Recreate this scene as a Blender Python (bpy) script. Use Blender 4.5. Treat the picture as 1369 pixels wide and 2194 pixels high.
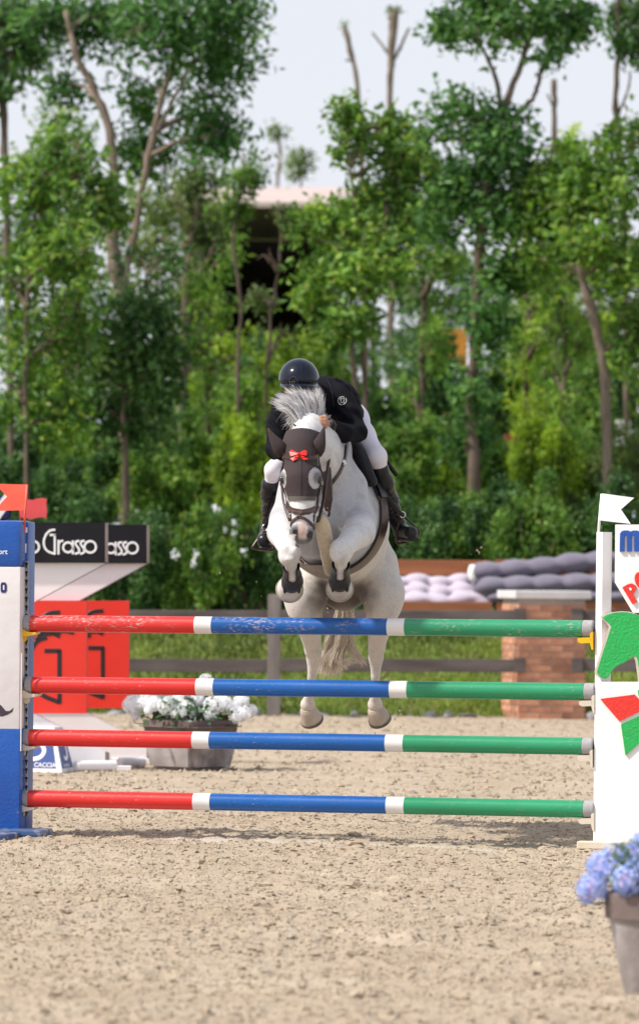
import bpy, bmesh, math, random
import numpy as np
from mathutils import Vector, Matrix
from mathutils.bvhtree import BVHTree

random.seed(7); RNG = np.random.default_rng(7)
scene = bpy.context.scene
for _o in list(bpy.data.objects): bpy.data.objects.remove(_o)

# ---------------------------------------------------------------- camera
FPX, CX, CY, EYE = 11424.0, 684.5, 1097.0, 1.647      # focal length in photo pixels, image centre, eye height
ROLL, PITCH = math.radians(0.45), math.atan(120.0 / 11424.0)
_cr, _sr, _cp, _sp = math.cos(ROLL), math.sin(ROLL), math.cos(PITCH), math.sin(PITCH)
def ray(px, py):
    u, v = px - CX, CY - py
    a, b = u * _cr - v * _sr, v * _cr + u * _sr
    return Vector((a, FPX * _cp - b * _sp, b * _cp + FPX * _sp))
CAM = Vector((0, 0, EYE))
def P(px, py, Y):                                       # photo pixel at distance Y (metres along the view)
    d = ray(px, py); return CAM + d * (Y / d.y)
def PG(px, py, z=0.0):                                  # photo pixel on a level plane
    d = ray(px, py); return CAM + d * ((z - EYE) / d.z)
def PXM(Y): return Y / FPX                              # metres per photo pixel at Y
cam_d = bpy.data.cameras.new('camera'); cam = bpy.data.objects.new('camera', cam_d)
scene.collection.objects.link(cam); scene.camera = cam
cam_d.sensor_fit = 'HORIZONTAL'; cam_d.sensor_width = 36.0; cam_d.lens = FPX / 1369.0 * 36.0
fw = ray(CX, CY).normalized(); rt = (ray(CX + 1, CY) - ray(CX, CY)).normalized(); up = rt.cross(fw)
cam.matrix_world = Matrix(((rt.x, up.x, -fw.x, 0), (rt.y, up.y, -fw.y, 0), (rt.z, up.z, -fw.z, EYE), (0, 0, 0, 1)))
cam_d.clip_start, cam_d.clip_end = 0.5, 3000.0
cam_d.dof.use_dof = True; cam_d.dof.focus_distance = 31.9; cam_d.dof.aperture_fstop = 5.8; cam_d.dof.aperture_blades = 9

# ---------------------------------------------------------------- world, sun, exposure
SUN_EL, SUN_AZ = math.radians(50), math.radians(199)    # azimuth measured from +X towards +Y: from the left, a little in front
sun_dir = Vector((math.cos(SUN_EL) * math.cos(SUN_AZ), math.cos(SUN_EL) * math.sin(SUN_AZ), math.sin(SUN_EL)))
world = bpy.data.worlds.new('World'); scene.world = world; world.use_nodes = True
wn = world.node_tree.nodes; wl = world.node_tree.links; wn.clear()
sky = wn.new('ShaderNodeTexSky'); sky.sky_type = 'NISHITA'; sky.sun_disc = False
sky.sun_elevation = SUN_EL; sky.sun_rotation = math.atan2(sun_dir.x, sun_dir.y)
sky.air_density = 1.0; sky.dust_density = 3.5; sky.ozone_density = 1.0
bgn = wn.new('ShaderNodeBackground'); bgn.inputs[1].default_value = 0.14
wout = wn.new('ShaderNodeOutputWorld')
veil = wn.new('ShaderNodeMix'); veil.data_type = 'RGBA'; veil.inputs[7].default_value = (6.1, 6.25, 6.8, 1)   # haze veil, thicker towards the horizon as air mass is
wtc = wn.new('ShaderNodeTexCoord'); wsx = wn.new('ShaderNodeSeparateXYZ'); wmr = wn.new('ShaderNodeMapRange'); wmr.inputs[3].default_value = 0.88; wmr.inputs[4].default_value = 0.30
wl.new(wtc.outputs['Generated'], wsx.inputs[0]); wl.new(wsx.outputs[2], wmr.inputs[0]); wl.new(wmr.outputs[0], veil.inputs[0])
wl.new(sky.outputs[0], veil.inputs[6]); wl.new(veil.outputs[2], bgn.inputs[0]); wl.new(bgn.outputs[0], wout.inputs[0])
sun_l = bpy.data.lights.new('sun', 'SUN'); sun_l.energy = 4.5; sun_l.angle = math.radians(2.6); sun_l.color = (1.0, 0.95, 0.87)
sun = bpy.data.objects.new('sun', sun_l); scene.collection.objects.link(sun)
sun.rotation_euler = (-sun_dir).to_track_quat('-Z', 'Y').to_euler(); sun.location = (-8, 20, 12)
vs = scene.view_settings
vs.view_transform = 'Standard'; vs.look = 'None'; vs.gamma = 1.0; vs.exposure = 0.12; vs.use_curve_mapping = False

# ---------------------------------------------------------------- materials
def S(r, g, b):                                         # sRGB 0-255 to linear
    f = lambda c: (c / 12.92) if c <= 0.04045 else ((c + 0.055) / 1.055) ** 2.4
    return (f(r / 255), f(g / 255), f(b / 255), 1.0)
def lin(r, g, b): return (r, g, b, 1.0)
MATS = {}
def mat(name, c1, c2=None, scale=8.0, rough=0.6, bump=0.0, bscale=None, metal=0.0, spec=0.5, stretch=(1, 1, 1),
        lo=0.35, hi=0.65, c3=None, s3=40.0, lo3=0.6, hi3=0.75, coat=0.0, detail=6.0, rvar=0.0, sheen=0.0, patch=0.0):
    """noise between c1 and c2, patches of c3, noise bump; object coordinates"""
    if name in MATS: return MATS[name]
    m = bpy.data.materials.new(name); m.use_nodes = True; MATS[name] = m
    n, l = m.node_tree.nodes, m.node_tree.links
    b = n['Principled BSDF']; b.inputs['Roughness'].default_value = rough; b.inputs['Metallic'].default_value = metal
    b.inputs['Specular IOR Level'].default_value = spec; b.inputs['Coat Weight'].default_value = coat
    b.inputs['Sheen Weight'].default_value = sheen
    tc = n.new('ShaderNodeTexCoord'); mp = n.new('ShaderNodeMapping'); mp.inputs['Scale'].default_value = stretch
    l.new(tc.outputs['Object'], mp.inputs[0])
    col = None
    def noise(sc, det=detail):
        t = n.new('ShaderNodeTexNoise'); t.inputs['Scale'].default_value = sc; t.inputs['Detail'].default_value = det
        l.new(mp.outputs[0], t.inputs['Vector']); return t
    def ramp(t, lo, hi):
        r = n.new('ShaderNodeMapRange'); r.inputs[1].default_value = lo; r.inputs[2].default_value = hi
        l.new(t.outputs[0], r.inputs[0]); return r
    def mix(f, a, bb):
        x = n.new('ShaderNodeMix'); x.data_type = 'RGBA'; l.new(f.outputs[0], x.inputs[0])
        for k, v in ((6, a), (7, bb)):
            if isinstance(v, tuple): x.inputs[k].default_value = v
            else: l.new(v, x.inputs[k])
        return x.outputs[2]
    if c2 is None: b.inputs['Base Color'].default_value = c1; col = c1
    else: col = mix(ramp(noise(scale), lo, hi), c1, c2)
    if c3 is not None:
        f3 = ramp(noise(s3), lo3, hi3)
        if patch:                                        # wear gathers in patches
            g3 = ramp(noise(patch, 2.0), .46, .62); mu = n.new('ShaderNodeMath'); mu.operation = 'MULTIPLY'; l.new(f3.outputs[0], mu.inputs[0]); l.new(g3.outputs[0], mu.inputs[1]); f3 = mu
        col = mix(f3, col, c3)
    if not isinstance(col, tuple): l.new(col, b.inputs['Base Color'])
    if rvar:
        r = ramp(noise(scale * 2.3), 0.3, 0.7); r.inputs[3].default_value = rough - rvar; r.inputs[4].default_value = rough + rvar
        l.new(r.outputs[0], b.inputs['Roughness'])
    if bump:
        t = noise(bscale or scale * 3); bp = n.new('ShaderNodeBump'); bp.inputs['Strength'].default_value = bump; bp.inputs['Distance'].default_value = 0.01
        l.new(t.outputs[0], bp.inputs['Height']); l.new(bp.outputs[0], b.inputs['Normal'])
    return m

# ---------------------------------------------------------------- objects
COL = scene.collection
ROOT_LOC = {}
def tag(o, label, cat, group=None, kind=None):
    if label: o['label'] = label
    if cat: o['category'] = cat
    if group: o['group'] = group
    if kind: o['kind'] = kind
    return o
def thing(name, label, cat, loc=(0, 0, 0), group=None):
    o = bpy.data.objects.new(name, None); COL.objects.link(o); o.location = loc; o.empty_display_size = 0.2
    return tag(o, label, cat, group)
def link(name, me, parent=None, loc=(0, 0, 0)):
    o = bpy.data.objects.new(name, me); COL.objects.link(o); o.location = loc
    if parent is not None: o.parent = parent
    return o
def wloc(o):
    v = Vector(o.location)
    while o.parent is not None: o = o.parent; v += Vector(o.location)
    return v
def obj(name, V, F, m, parent=None, smooth=True, label=None):
    """one mesh object from world-space vertices; the origin is the parent's (or the bottom centre of the mesh)"""
    V = np.asarray(V, dtype=np.float64).reshape(-1, 3)
    off = np.array(wloc(parent)) if parent is not None else np.array([(V[:, 0].min() + V[:, 0].max()) / 2, (V[:, 1].min() + V[:, 1].max()) / 2, V[:, 2].min()])
    me = bpy.data.meshes.new(name)
    if isinstance(F, np.ndarray):
        k = F.shape[1]; me.vertices.add(len(V)); me.vertices.foreach_set('co', (V - off).astype(np.float32).ravel())
        me.loops.add(F.size); me.loops.foreach_set('vertex_index', F.astype(np.int32).ravel())
        me.polygons.add(len(F)); me.polygons.foreach_set('loop_start', np.arange(0, F.size, k, dtype=np.int32))
        me.update(calc_edges=True)
    else:
        me.from_pydata([tuple(v) for v in (V - off)], [], F); me.update()
    me.polygons.foreach_set('use_smooth', np.full(len(me.polygons), smooth))
    if m is not None: me.materials.append(m)
    o = link(name, me, parent, (0, 0, 0) if parent is not None else tuple(off))
    if label: o['label'] = label
    return o
def copy_tree(o, parent=None, skip=()):
    c = o.copy(); COL.objects.link(c)
    if parent is not None: c.parent = parent
    for ch in o.children: copy_tree(ch, c)
    return c
class MB:                                               # collects pieces of ONE part
    def __init__(s): s.V = []; s.F = []
    def add(s, V, F):
        n = len(s.V); s.V += [tuple(v) for v in V]; s.F += [tuple(i + n for i in f) for f in F]; return s
    def box(s, c, size, rz=0.0, bevel=0.0, rx=0.0, ry=0.0):
        M = Matrix.Translation(Vector(c)) @ Matrix.Rotation(rz, 4, 'Z') @ Matrix.Rotation(ry, 4, 'Y') @ Matrix.Rotation(rx, 4, 'X')
        bm = bmesh.new(); bmesh.ops.create_cube(bm, size=1.0, matrix=Matrix.Diagonal((*size, 1)))
        if bevel: bmesh.ops.bevel(bm, geom=bm.edges[:], offset=bevel, segments=2, affect='EDGES', profile=0.6)
        bm.verts.index_update(); s.add([M @ v.co for v in bm.verts], [[v.index for v in f.verts] for f in bm.faces]); bm.free(); return s
    def tube(s, pts, rad, seg=10, cap=True, flat=1.0, upv=None):
        pts = [Vector(p) for p in pts]; n = len(pts)
        if not hasattr(rad, '__len__'): rad = [rad] * n
        V = []; prev = Vector(upv) if upv else None
        for i, p in enumerate(pts):
            t = (pts[min(i + 1, n - 1)] - pts[max(i - 1, 0)]).normalized()
            if prev is None: prev = t.orthogonal()
            a = (prev - t * prev.dot(t)); a = a.normalized() if a.length > 1e-6 else t.orthogonal().normalized(); b = t.cross(a); prev = a
            for k in range(seg):
                w = 2 * math.pi * k / seg; V.append(p + (a * math.cos(w) * flat + b * math.sin(w)) * rad[i])
        F = [[i * seg + k, i * seg + (k + 1) % seg, (i + 1) * seg + (k + 1) % seg, (i + 1) * seg + k] for i in range(n - 1) for k in range(seg)]
        if cap: F += [list(range(seg))[::-1], [(n - 1) * seg + k for k in range(seg)]]
        return s.add(V, F)
    def lathe(s, prof, c, axis=(0, 0, 1), seg=24, sx=1.0, cap=True):
        """prof: [(r, h)] along axis"""
        ax = Vector(axis).normalized(); a = Vector((1, 0, 0)); a = (a - ax * a.dot(ax))
        a = a.normalized() if a.length > 1e-3 else ax.orthogonal().normalized(); b = ax.cross(a); c = Vector(c)
        V = [c + ax * h + (a * math.cos(2 * math.pi * k / seg) * sx + b * math.sin(2 * math.pi * k / seg)) * r for r, h in prof for k in range(seg)]
        n = len(prof)
        F = [[i * seg + k, i * seg + (k + 1) % seg, (i + 1) * seg + (k + 1) % seg, (i + 1) * seg + k] for i in range(n - 1) for k in range(seg)]
        if cap: F += [list(range(seg))[::-1], [(n - 1) * seg + k for k in range(seg)]]
        return s.add(V, F)
    def prism(s, poly, o, ex, ey, en, thick):
        """polygon (u,v) in the plane o + u*ex + v*ey, extruded by thick along en"""
        o, ex, ey, en = Vector(o), Vector(ex), Vector(ey), Vector(en); n = len(poly)
        V = [o + ex * u + ey * v for u, v in poly] + [o + ex * u + ey * v + en * thick for u, v in poly]
        F = [list(range(n))[::-1], list(range(n, 2 * n))] + [[i, (i + 1) % n, n + (i + 1) % n, n + i] for i in range(n)]
        return s.add(V, F)
    def ribbon(s, pts, nrm, width, thick):
        """strap along pts, lying on a surface with normals nrm"""
        pts = [Vector(p) for p in pts]; n = len(pts); V = []
        if not hasattr(width, '__len__'): width = [width] * n
        for i, p in enumerate(pts):
            t = (pts[min(i + 1, n - 1)] - pts[max(i - 1, 0)]).normalized(); nn = Vector(nrm[i]); w = t.cross(nn).normalized(); nn = w.cross(t).normalized()
            h = width[i] / 2
            V += [p - w * h, p + w * h, p + w * h * 0.8 + nn * thick, p - w * h * 0.8 + nn * thick]
        F = [[i * 4 + k, i * 4 + (k + 1) % 4, (i + 1) * 4 + (k + 1) % 4, (i + 1) * 4 + k] for i in range(n - 1) for k in range(4)]
        F += [[3, 2, 1, 0], [(n - 1) * 4 + k for k in range(4)]]
        return s.add(V, F)
    def build(s, name, m, parent=None, smooth=True, label=None, auto=None):
        o = obj(name, s.V, s.F, m, parent, smooth, label)
        bm = bmesh.new(); bm.from_mesh(o.data); bmesh.ops.recalc_face_normals(bm, faces=bm.faces[:])
        if smooth and auto:
            for e in bm.edges:
                if len(e.link_faces) == 2 and e.calc_face_angle() > auto: e.smooth = False
        bm.to_mesh(o.data); bm.free(); return o
def spline(pts, n):                                     # Catmull-Rom through 3-D points
    pts = [Vector(p) for p in pts]
    if len(pts) < 3: return [pts[0].lerp(pts[-1], i / (n - 1)) for i in range(n)]
    q = [pts[0] * 2 - pts[1]] + pts + [pts[-1] * 2 - pts[-2]]; out = []
    for i in range(n):
        t = i / (n - 1) * (len(pts) - 1); k = min(int(t), len(pts) - 2); t -= k
        a, b, c, d = q[k:k + 4]
        out.append(0.5 * ((2 * b) + (c - a) * t + (2 * a - 5 * b + 4 * c - d) * t * t + (3 * b - a - 3 * c + d) * t ** 3))
    return out
def lerp_list(v, n):
    return list(np.interp(np.linspace(0, len(v) - 1, n), np.arange(len(v)), v))
AUTO = math.radians(35)

# smooth value noise on arrays
def vnoise(x, y, seed=0):
    r = np.random.default_rng(seed); T = r.random((256, 256)).astype(np.float32)
    xi, yi = np.floor(x).astype(np.int64), np.floor(y).astype(np.int64); fx, fy = (x - xi), (y - yi)
    fx = fx * fx * (3 - 2 * fx); fy = fy * fy * (3 - 2 * fy)
    g = lambda a, b: T[a & 255, b & 255]
    return (g(xi, yi) * (1 - fx) + g(xi + 1, yi) * fx) * (1 - fy) + (g(xi, yi + 1) * (1 - fx) + g(xi + 1, yi + 1) * fx) * fy - 0.5

# ---------------------------------------------------------------- organic surfaces: smooth union of tapered capsules and ellipsoids, meshed with surface nets
def rc(a, b, ra, rb, k=0.03, ax=None, s=1.0): return ('rc', np.array(a, float), np.array(b, float), ra, rb, k, None if ax is None else np.array(Vector(ax).normalized(), float), s)
def el(c, r, k=0.03, rot=None): return ('el', np.array(c, float), np.array(r, float), None if rot is None else np.array(rot, float), k)
def cut(p): return ('cut', p)
def chain(pts, rad, k=0.03, ax=None, s=1.0): return [rc(pts[i], pts[i + 1], rad[i], rad[i + 1], k, ax, s) for i in range(len(pts) - 1)]
def _pd(p, X, Y, Z):
    if p[0] == 'rc':
        _, a, b, ra, rb, k, ax, s = p
        x, y, z = X - a[0], Y - a[1], Z - a[2]; d = b - a
        if ax is not None:
            w = (x * ax[0] + y * ax[1] + z * ax[2]) * (1 / s - 1); x, y, z = x + ax[0] * w, y + ax[1] * w, z + ax[2] * w
            d = d + ax * (d @ ax) * (1 / s - 1)
        t = np.clip((x * d[0] + y * d[1] + z * d[2]) / max(d @ d, 1e-9), 0, 1)
        r = np.sqrt((x - t * d[0]) ** 2 + (y - t * d[1]) ** 2 + (z - t * d[2]) ** 2) - (ra + (rb - ra) * t)
        return r * (min(1.0, s) if ax is not None else 1.0)
    _, c, r, R, k = p
    x, y, z = X - c[0], Y - c[1], Z - c[2]
    if R is not None: x, y, z = [R[0, i] * x + R[1, i] * y + R[2, i] * z for i in range(3)]
    k0 = np.sqrt((x / r[0]) ** 2 + (y / r[1]) ** 2 + (z / r[2]) ** 2); k1 = np.sqrt((x / r[0] ** 2) ** 2 + (y / r[1] ** 2) ** 2 + (z / r[2] ** 2) ** 2) + 1e-9
    return k0 * (k0 - 1) / k1
def _bb(p, m):
    if p[0] == 'rc':
        R = max(p[3], p[4]) * max(1.0, p[7]) + m; return np.minimum(p[1], p[2]) - R, np.maximum(p[1], p[2]) + R
    R = (p[2] if p[3] is None else np.full(3, p[2].max())) + m; return p[1] - R, p[1] + R
def sdf_mesh(prims, h, offset=0.0, smooth=1):
    solid = [p[1] if p[0] == 'cut' else p for p in prims]
    lo = np.min([_bb(p, abs(offset) + 4 * h)[0] for p in solid], 0); hi = np.max([_bb(p, abs(offset) + 4 * h)[1] for p in solid], 0)
    n = np.ceil((hi - lo) / h).astype(int) + 1
    f = np.full(n, 0.5, np.float32); ax = [(lo[i] + np.arange(n[i]) * h).astype(np.float32) for i in range(3)]
    for p in prims:
        q = p[1] if p[0] == 'cut' else p; k = q[5] if q[0] == 'rc' else q[4]
        a, b = _bb(q, max(k, 0) + abs(offset) + 3 * h); i0 = np.clip(((a - lo) / h).astype(int), 0, n - 1); i1 = np.clip(((b - lo) / h).astype(int) + 2, 1, n)
        sl = tuple(slice(i0[i], i1[i]) for i in range(3))
        d = _pd(q, ax[0][sl[0]][:, None, None], ax[1][sl[1]][None, :, None], ax[2][sl[2]][None, None, :]); g = f[sl]
        if p[0] == 'cut':
            e = np.maximum(k - np.abs(g + d), 0) / k if k > 0 else 0; f[sl] = np.maximum(g, -d) + e * e * k * 0.25
        else:
            e = np.maximum(k - np.abs(g - d), 0) / k if k > 0 else 0; f[sl] = np.minimum(g, d) - e * e * k * 0.25
    f -= offset
    s = f < 0; nx, ny, nz = n
    cells = np.zeros((nx - 1, ny - 1, nz - 1), np.int8)
    for i in (0, 1):
        for j in (0, 1):
            for k in (0, 1): cells += s[i:nx - 1 + i, j:ny - 1 + j, k:nz - 1 + k]
    act = (cells > 0) & (cells < 8); ci = np.argwhere(act); idx = np.full(act.shape, -1, np.int64); idx[act] = np.arange(len(ci))
    acc = np.zeros((len(ci), 3)); cnt = np.zeros(len(ci))
    cor = [(i, j, k) for i in (0, 1) for j in (0, 1) for k in (0, 1)]
    val = {c: f[ci[:, 0] + c[0], ci[:, 1] + c[1], ci[:, 2] + c[2]] for c in cor}
    for c in cor:
        for a in range(3):
            if c[a] == 0:
                e = list(c); e[a] = 1; e = tuple(e); v0, v1 = val[c], val[e]; m = (v0 < 0) != (v1 < 0)
                t = np.where(m, v0 / np.where(m, v0 - v1, 1), 0); pt = np.array(c, float)[None, :].repeat(len(ci), 0); pt[:, a] += t
                acc[m] += pt[m]; cnt[m] += 1
    V = (ci + acc / cnt[:, None]) * h + lo
    F = []
    for a in range(3):
        b, c = (a + 1) % 3, (a + 2) % 3
        s0 = [slice(None)] * 3; s1 = [slice(None)] * 3; s0[a] = slice(0, n[a] - 1); s1[a] = slice(1, n[a])
        x = s[tuple(s0)] != s[tuple(s1)]; e = np.argwhere(x); e = e[(e[:, b] > 0) & (e[:, c] > 0) & (e[:, b] < n[b] - 1) & (e[:, c] < n[c] - 1)]
        fl = s[tuple(s0)][e[:, 0], e[:, 1], e[:, 2]]
        def I(db, dc):
            g = e.copy(); g[:, b] -= db; g[:, c] -= dc; return idx[g[:, 0], g[:, 1], g[:, 2]]
        q = np.stack([I(1, 1), I(0, 1), I(0, 0), I(1, 0)], 1); q[~fl] = q[~fl][:, ::-1]; F.append(q)
    F = np.concatenate(F); F = F[(F >= 0).all(1)]
    for _ in range(smooth):
        A = np.zeros_like(V); C = np.zeros(len(V))
        for i in range(4):
            np.add.at(A, F[:, i], V[F[:, (i + 1) % 4]]); np.add.at(C, F[:, i], 1); np.add.at(A, F[:, (i + 1) % 4], V[F[:, i]]); np.add.at(C, F[:, (i + 1) % 4], 1)
        V = V * 0.5 + 0.5 * A / np.maximum(C, 1)[:, None]
    return V, F
def keep_faces(V, F, mask_v):
    F = F[mask_v[F].all(1)]; u, inv = np.unique(F, return_inverse=True); return V[u], inv.reshape(F.shape)
def vcol(o, name, cols):
    a = o.data.color_attributes.new(name, 'FLOAT_COLOR', 'POINT'); c = np.ones((len(o.data.vertices), 4), np.float32); c[:, :cols.shape[1]] = cols
    a.data.foreach_set('color', c.ravel())
# ================================================================ ground
def bank_z(y):                                           # grassy bank behind the paddock fence
    t = np.clip((np.asarray(y, float) - 58.9) / 3.0, 0, 1); return 0.92 * t * t * (3 - 2 * t) - 0.02 * (t <= 0)
def sand_mat():
    m = bpy.data.materials.new('arena_sand'); m.use_nodes = True; n, l = m.node_tree.nodes, m.node_tree.links; b = n['Principled BSDF']
    b.inputs['Roughness'].default_value = 0.95; b.inputs['Specular IOR Level'].default_value = 0.15
    tc = n.new('ShaderNodeTexCoord')
    def noise(sc, det=5.0):
        t = n.new('ShaderNodeTexNoise'); t.inputs['Scale'].default_value = sc; t.inputs['Detail'].default_value = det; l.new(tc.outputs['Object'], t.inputs['Vector']); return t
    def mix(f, a, c, lo, hi):
        r = n.new('ShaderNodeMapRange'); r.inputs[1].default_value = lo; r.inputs[2].default_value = hi; l.new(f, r.inputs[0])
        x = n.new('ShaderNodeMix'); x.data_type = 'RGBA'; l.new(r.outputs[0], x.inputs[0])
        for k, v in ((6, a), (7, c)):
            if isinstance(v, tuple): x.inputs[k].default_value = v
            else: l.new(v, x.inputs[k])
        return x.outputs[2]
    c = mix(noise(1.1).outputs[0], lin(.375, .30, .218), lin(.445, .37, .283), .35, .65)
    c = mix(noise(60).outputs[0], c, lin(.29, .228, .162), .52, .78)
    c = mix(noise(170, 3).outputs[0], c, lin(.56, .47, .365), .58, .75)
    at = n.new('ShaderNodeAttribute'); at.attribute_name = 'packed'
    c = mix(at.outputs['Fac'], c, lin(.50, .45, .385), 0, 1)
    l.new(c, b.inputs['Base Color'])
    bp = n.new('ShaderNodeBump'); bp.inputs['Strength'].default_value = 0.9; bp.inputs['Distance'].default_value = 0.012
    l.new(noise(75, 6).outputs[0], bp.inputs['Height']); l.new(bp.outputs[0], b.inputs['Normal'])
    return m
M_SAND = sand_mat()
M_GRASS = mat('meadow_grass', lin(.10, .155, .03), lin(.155, .19, .045), scale=2.2, rough=0.9, bump=0.6, bscale=40, c3=lin(.20, .19, .07), s3=9, lo3=.58, hi3=.75, spec=.1)
JL, JR = PG(110, 1794), PG(1240, 1822)                   # line in the sand under the poles
_rh = np.random.default_rng(77); HOOFPRINTS = [(_rh.uniform(-3, 3), _rh.uniform(17.5, 36) if k < 150 else _rh.uniform(36, 56), _rh.uniform(.055, .085), _rh.uniform(.012, .03)) for k in range(230)]
def sand_h(x, y, fine=True):
    h = 0.03 * vnoise(x * .9, y * .7, 1) + 0.022 * vnoise(x * 3.1, y * 2.6, 2) + 0.020 * vnoise(x * 8, y * 7, 3)
    if fine:
        a = vnoise(x * 17, y * 16, 4); b = vnoise(x * 33, y * 31, 5)
        for cx, cy, r, d in HOOFPRINTS:
            m = np.abs(x - cx) < 3 * r; m &= np.abs(y - cy) < 3 * r
            if m.any():
                q = ((x[m] - cx) ** 2 + (y[m] - cy) ** 2) / (r * r); h[m] += d * (-np.exp(-q * 1.6) + .75 * np.exp(-(np.sqrt(q) - 1.25) ** 2 * 7))
        h = h + (0.019 * np.maximum(a, -0.1) + 0.019 * np.maximum(b, -.15)) * np.where(y > 36, .6, 1)
    return h
def strip_mask(x, y):
    d = np.array([JR.x - JL.x, JR.y - JL.y]); L = np.hypot(*d); d /= L; px, py = x - JL.x, y - JL.y
    s = px * d[0] + py * d[1]; t = -px * d[1] + py * d[0]
    return np.clip(1.6 - np.abs(t + .03) / 0.10, 0, 1) * np.clip((s + .3) / .3, 0, 1) * np.clip((L + .1 - s) / .3, 0, 1)
def grid(x0, x1, dx, y0, y1, dy, fine, edge):
    xs = np.arange(x0, x1 + 1e-6, dx); ys = np.arange(y0, y1 + 1e-6, dy); X, Y = np.meshgrid(xs, ys, indexing='ij')
    Z = sand_h(X, Y, fine); m = strip_mask(X, Y); Z = Z * (1 - .8 * m) - .012 * m
    nx, ny = X.shape; i = np.arange(nx * ny).reshape(nx, ny)
    F = np.stack([i[:-1, :-1], i[1:, :-1], i[1:, 1:], i[:-1, 1:]], -1).reshape(-1, 4)
    return np.stack([X, Y, Z], -1).reshape(-1, 3), F, m.ravel()
# one far sheet under everything, then the arena sand in two zones of detail that meet edge to edge
o = obj('ground', [(-900, -60, -.35), (900, -60, -.35), (900, 1800, -.35), (-900, 1800, -.35)], [(0, 1, 2, 3)], M_GRASS, None, False); o['kind'] = 'structure'
V1, F1, m1 = grid(-3.2, 3.2, .025, 16.0, 36.0, .03125, True, 0)
V2, F2, m2 = grid(-7.0, 7.0, .05, 36.0, 59.4, .09, True, 0)
V3, F3, m3 = grid(-40, -3.2, .4, -5, 36.0, .4, False, 0)
V4, F4, m4 = grid(3.2, 40, .4, -5, 36.0, .4, False, 0)
V5, F5, m5 = grid(-3.2, 3.2, .4, -5, 16.0, .4, False, 0)
V6, F6, m6 = grid(-40, -7, .4, 36, 59.4, .4, False, 0)
V7, F7, m7 = grid(7, 40, .4, 36, 59.4, .4, False, 0)
Vs, Fs, ms, k = [], [], [], 0
for v, f, m_ in ((V1, F1, m1), (V2, F2, m2), (V3, F3, m3), (V4, F4, m4), (V5, F5, m5), (V6, F6, m6), (V7, F7, m7)):
    Vs.append(v); Fs.append(f + k); ms.append(m_); k += len(v)
arena = obj('arena_sand', np.concatenate(Vs), np.concatenate(Fs), M_SAND); arena['kind'] = 'structure'
at = arena.data.attributes.new('packed', 'FLOAT', 'POINT'); at.data.foreach_set('value', np.concatenate(ms).astype(np.float32))
# clods of sand lying on it
ICO_V = []; _b = bmesh.new(); bmesh.ops.create_icosphere(_b, subdivisions=1, radius=1.0); _b.verts.index_update()
ICO_V = np.array([v.co[:] for v in _b.verts]); ICO_F = np.array([[v.index for v in f.verts] for f in _b.faces]); _b.free()
OCT_V = np.array([(1, 0, 0), (-1, 0, 0), (0, 1, 0), (0, -1, 0), (0, 0, 1), (0, 0, -1)], float)
OCT_F = np.array([(0, 2, 4), (2, 1, 4), (1, 3, 4), (3, 0, 4), (2, 0, 5), (1, 2, 5), (3, 1, 5), (0, 3, 5)])
def lumps(cen, size, BV, BF, flat=.6, rng=RNG):
    n, b = len(cen), len(BV)
    V = BV[None] * (1 + .35 * rng.standard_normal((n, b, 1))) * (1 + .3 * rng.standard_normal((n, 1, 3)))
    a = rng.random(n) * 6.283; c, s = np.cos(a)[:, None], np.sin(a)[:, None]
    V = np.stack([V[..., 0] * c - V[..., 1] * s, V[..., 0] * s + V[..., 1] * c, V[..., 2] * flat], -1) * size[:, None, None] + cen[:, None, :]
    return V.reshape(-1, 3), (BF[None] + (np.arange(n) * b)[:, None, None]).reshape(-1, BF.shape[1])
def scatter(n, y0, y1, smin, smax, pw):
    y = (RNG.random(n)) * (y1 - y0) + y0; half = 1.35 * y / 20 * .95; x = (RNG.random(n) * 2 - 1) * np.minimum(half, 3.1 if y1 < 36.1 else 6.5)
    s = smin + (smax - smin) * RNG.random(n) ** pw; m = strip_mask(x, y); s = s * (1 - .8 * m)
    z = sand_h(x, y) * (1 - .8 * m) - .012 * m + s * .1; return np.stack([x, y, z], 1), s
A = [lumps(*scatter(11000, 17.5, 36, .006, .019, 2.4), ICO_V, ICO_F), lumps(*scatter(36000, 17.5, 36, .004, .012, 1.3), OCT_V, OCT_F),
     lumps(*scatter(150, 18, 36, .018, .038, 2.0), ICO_V, ICO_F, .5), lumps(*scatter(9000, 36, 58.5, .010, .034, 2.2), OCT_V, OCT_F)]
k = 0; Vs, Fs = [], []
for v, f in A: Vs.append(v); Fs.append(f + k); k += len(v)
clods = obj('sand_clods', np.concatenate(Vs), np.concatenate(Fs), M_SAND, None, False); tag(clods, 'loose clods and crumbs of beige sand over the riding arena', 'sand', None, 'stuff')
# the bank and the plateau behind the fence
xs = np.concatenate([np.linspace(-120, -9, 40), np.linspace(-8.8, 8.8, 120), np.linspace(9, 120, 40)]); ys = np.concatenate([np.linspace(58.75, 62.4, 40), np.linspace(63, 75, 20), np.linspace(80, 420, 12)])
X, Y = np.meshgrid(xs, ys, indexing='ij'); Z = bank_z(Y) + .05 * vnoise(X * 1.5, Y * 1.5, 8) * np.clip((Y - 59) / .8, 0, 1) - .06 * (Y < 59.0)
i = np.arange(X.size).reshape(X.shape)
bank = obj('grass_bank', np.stack([X, Y, Z], -1).reshape(-1, 3), np.stack([i[:-1, :-1], i[1:, :-1], i[1:, 1:], i[:-1, 1:]], -1).reshape(-1, 4), M_GRASS); bank['kind'] = 'structure'

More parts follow.
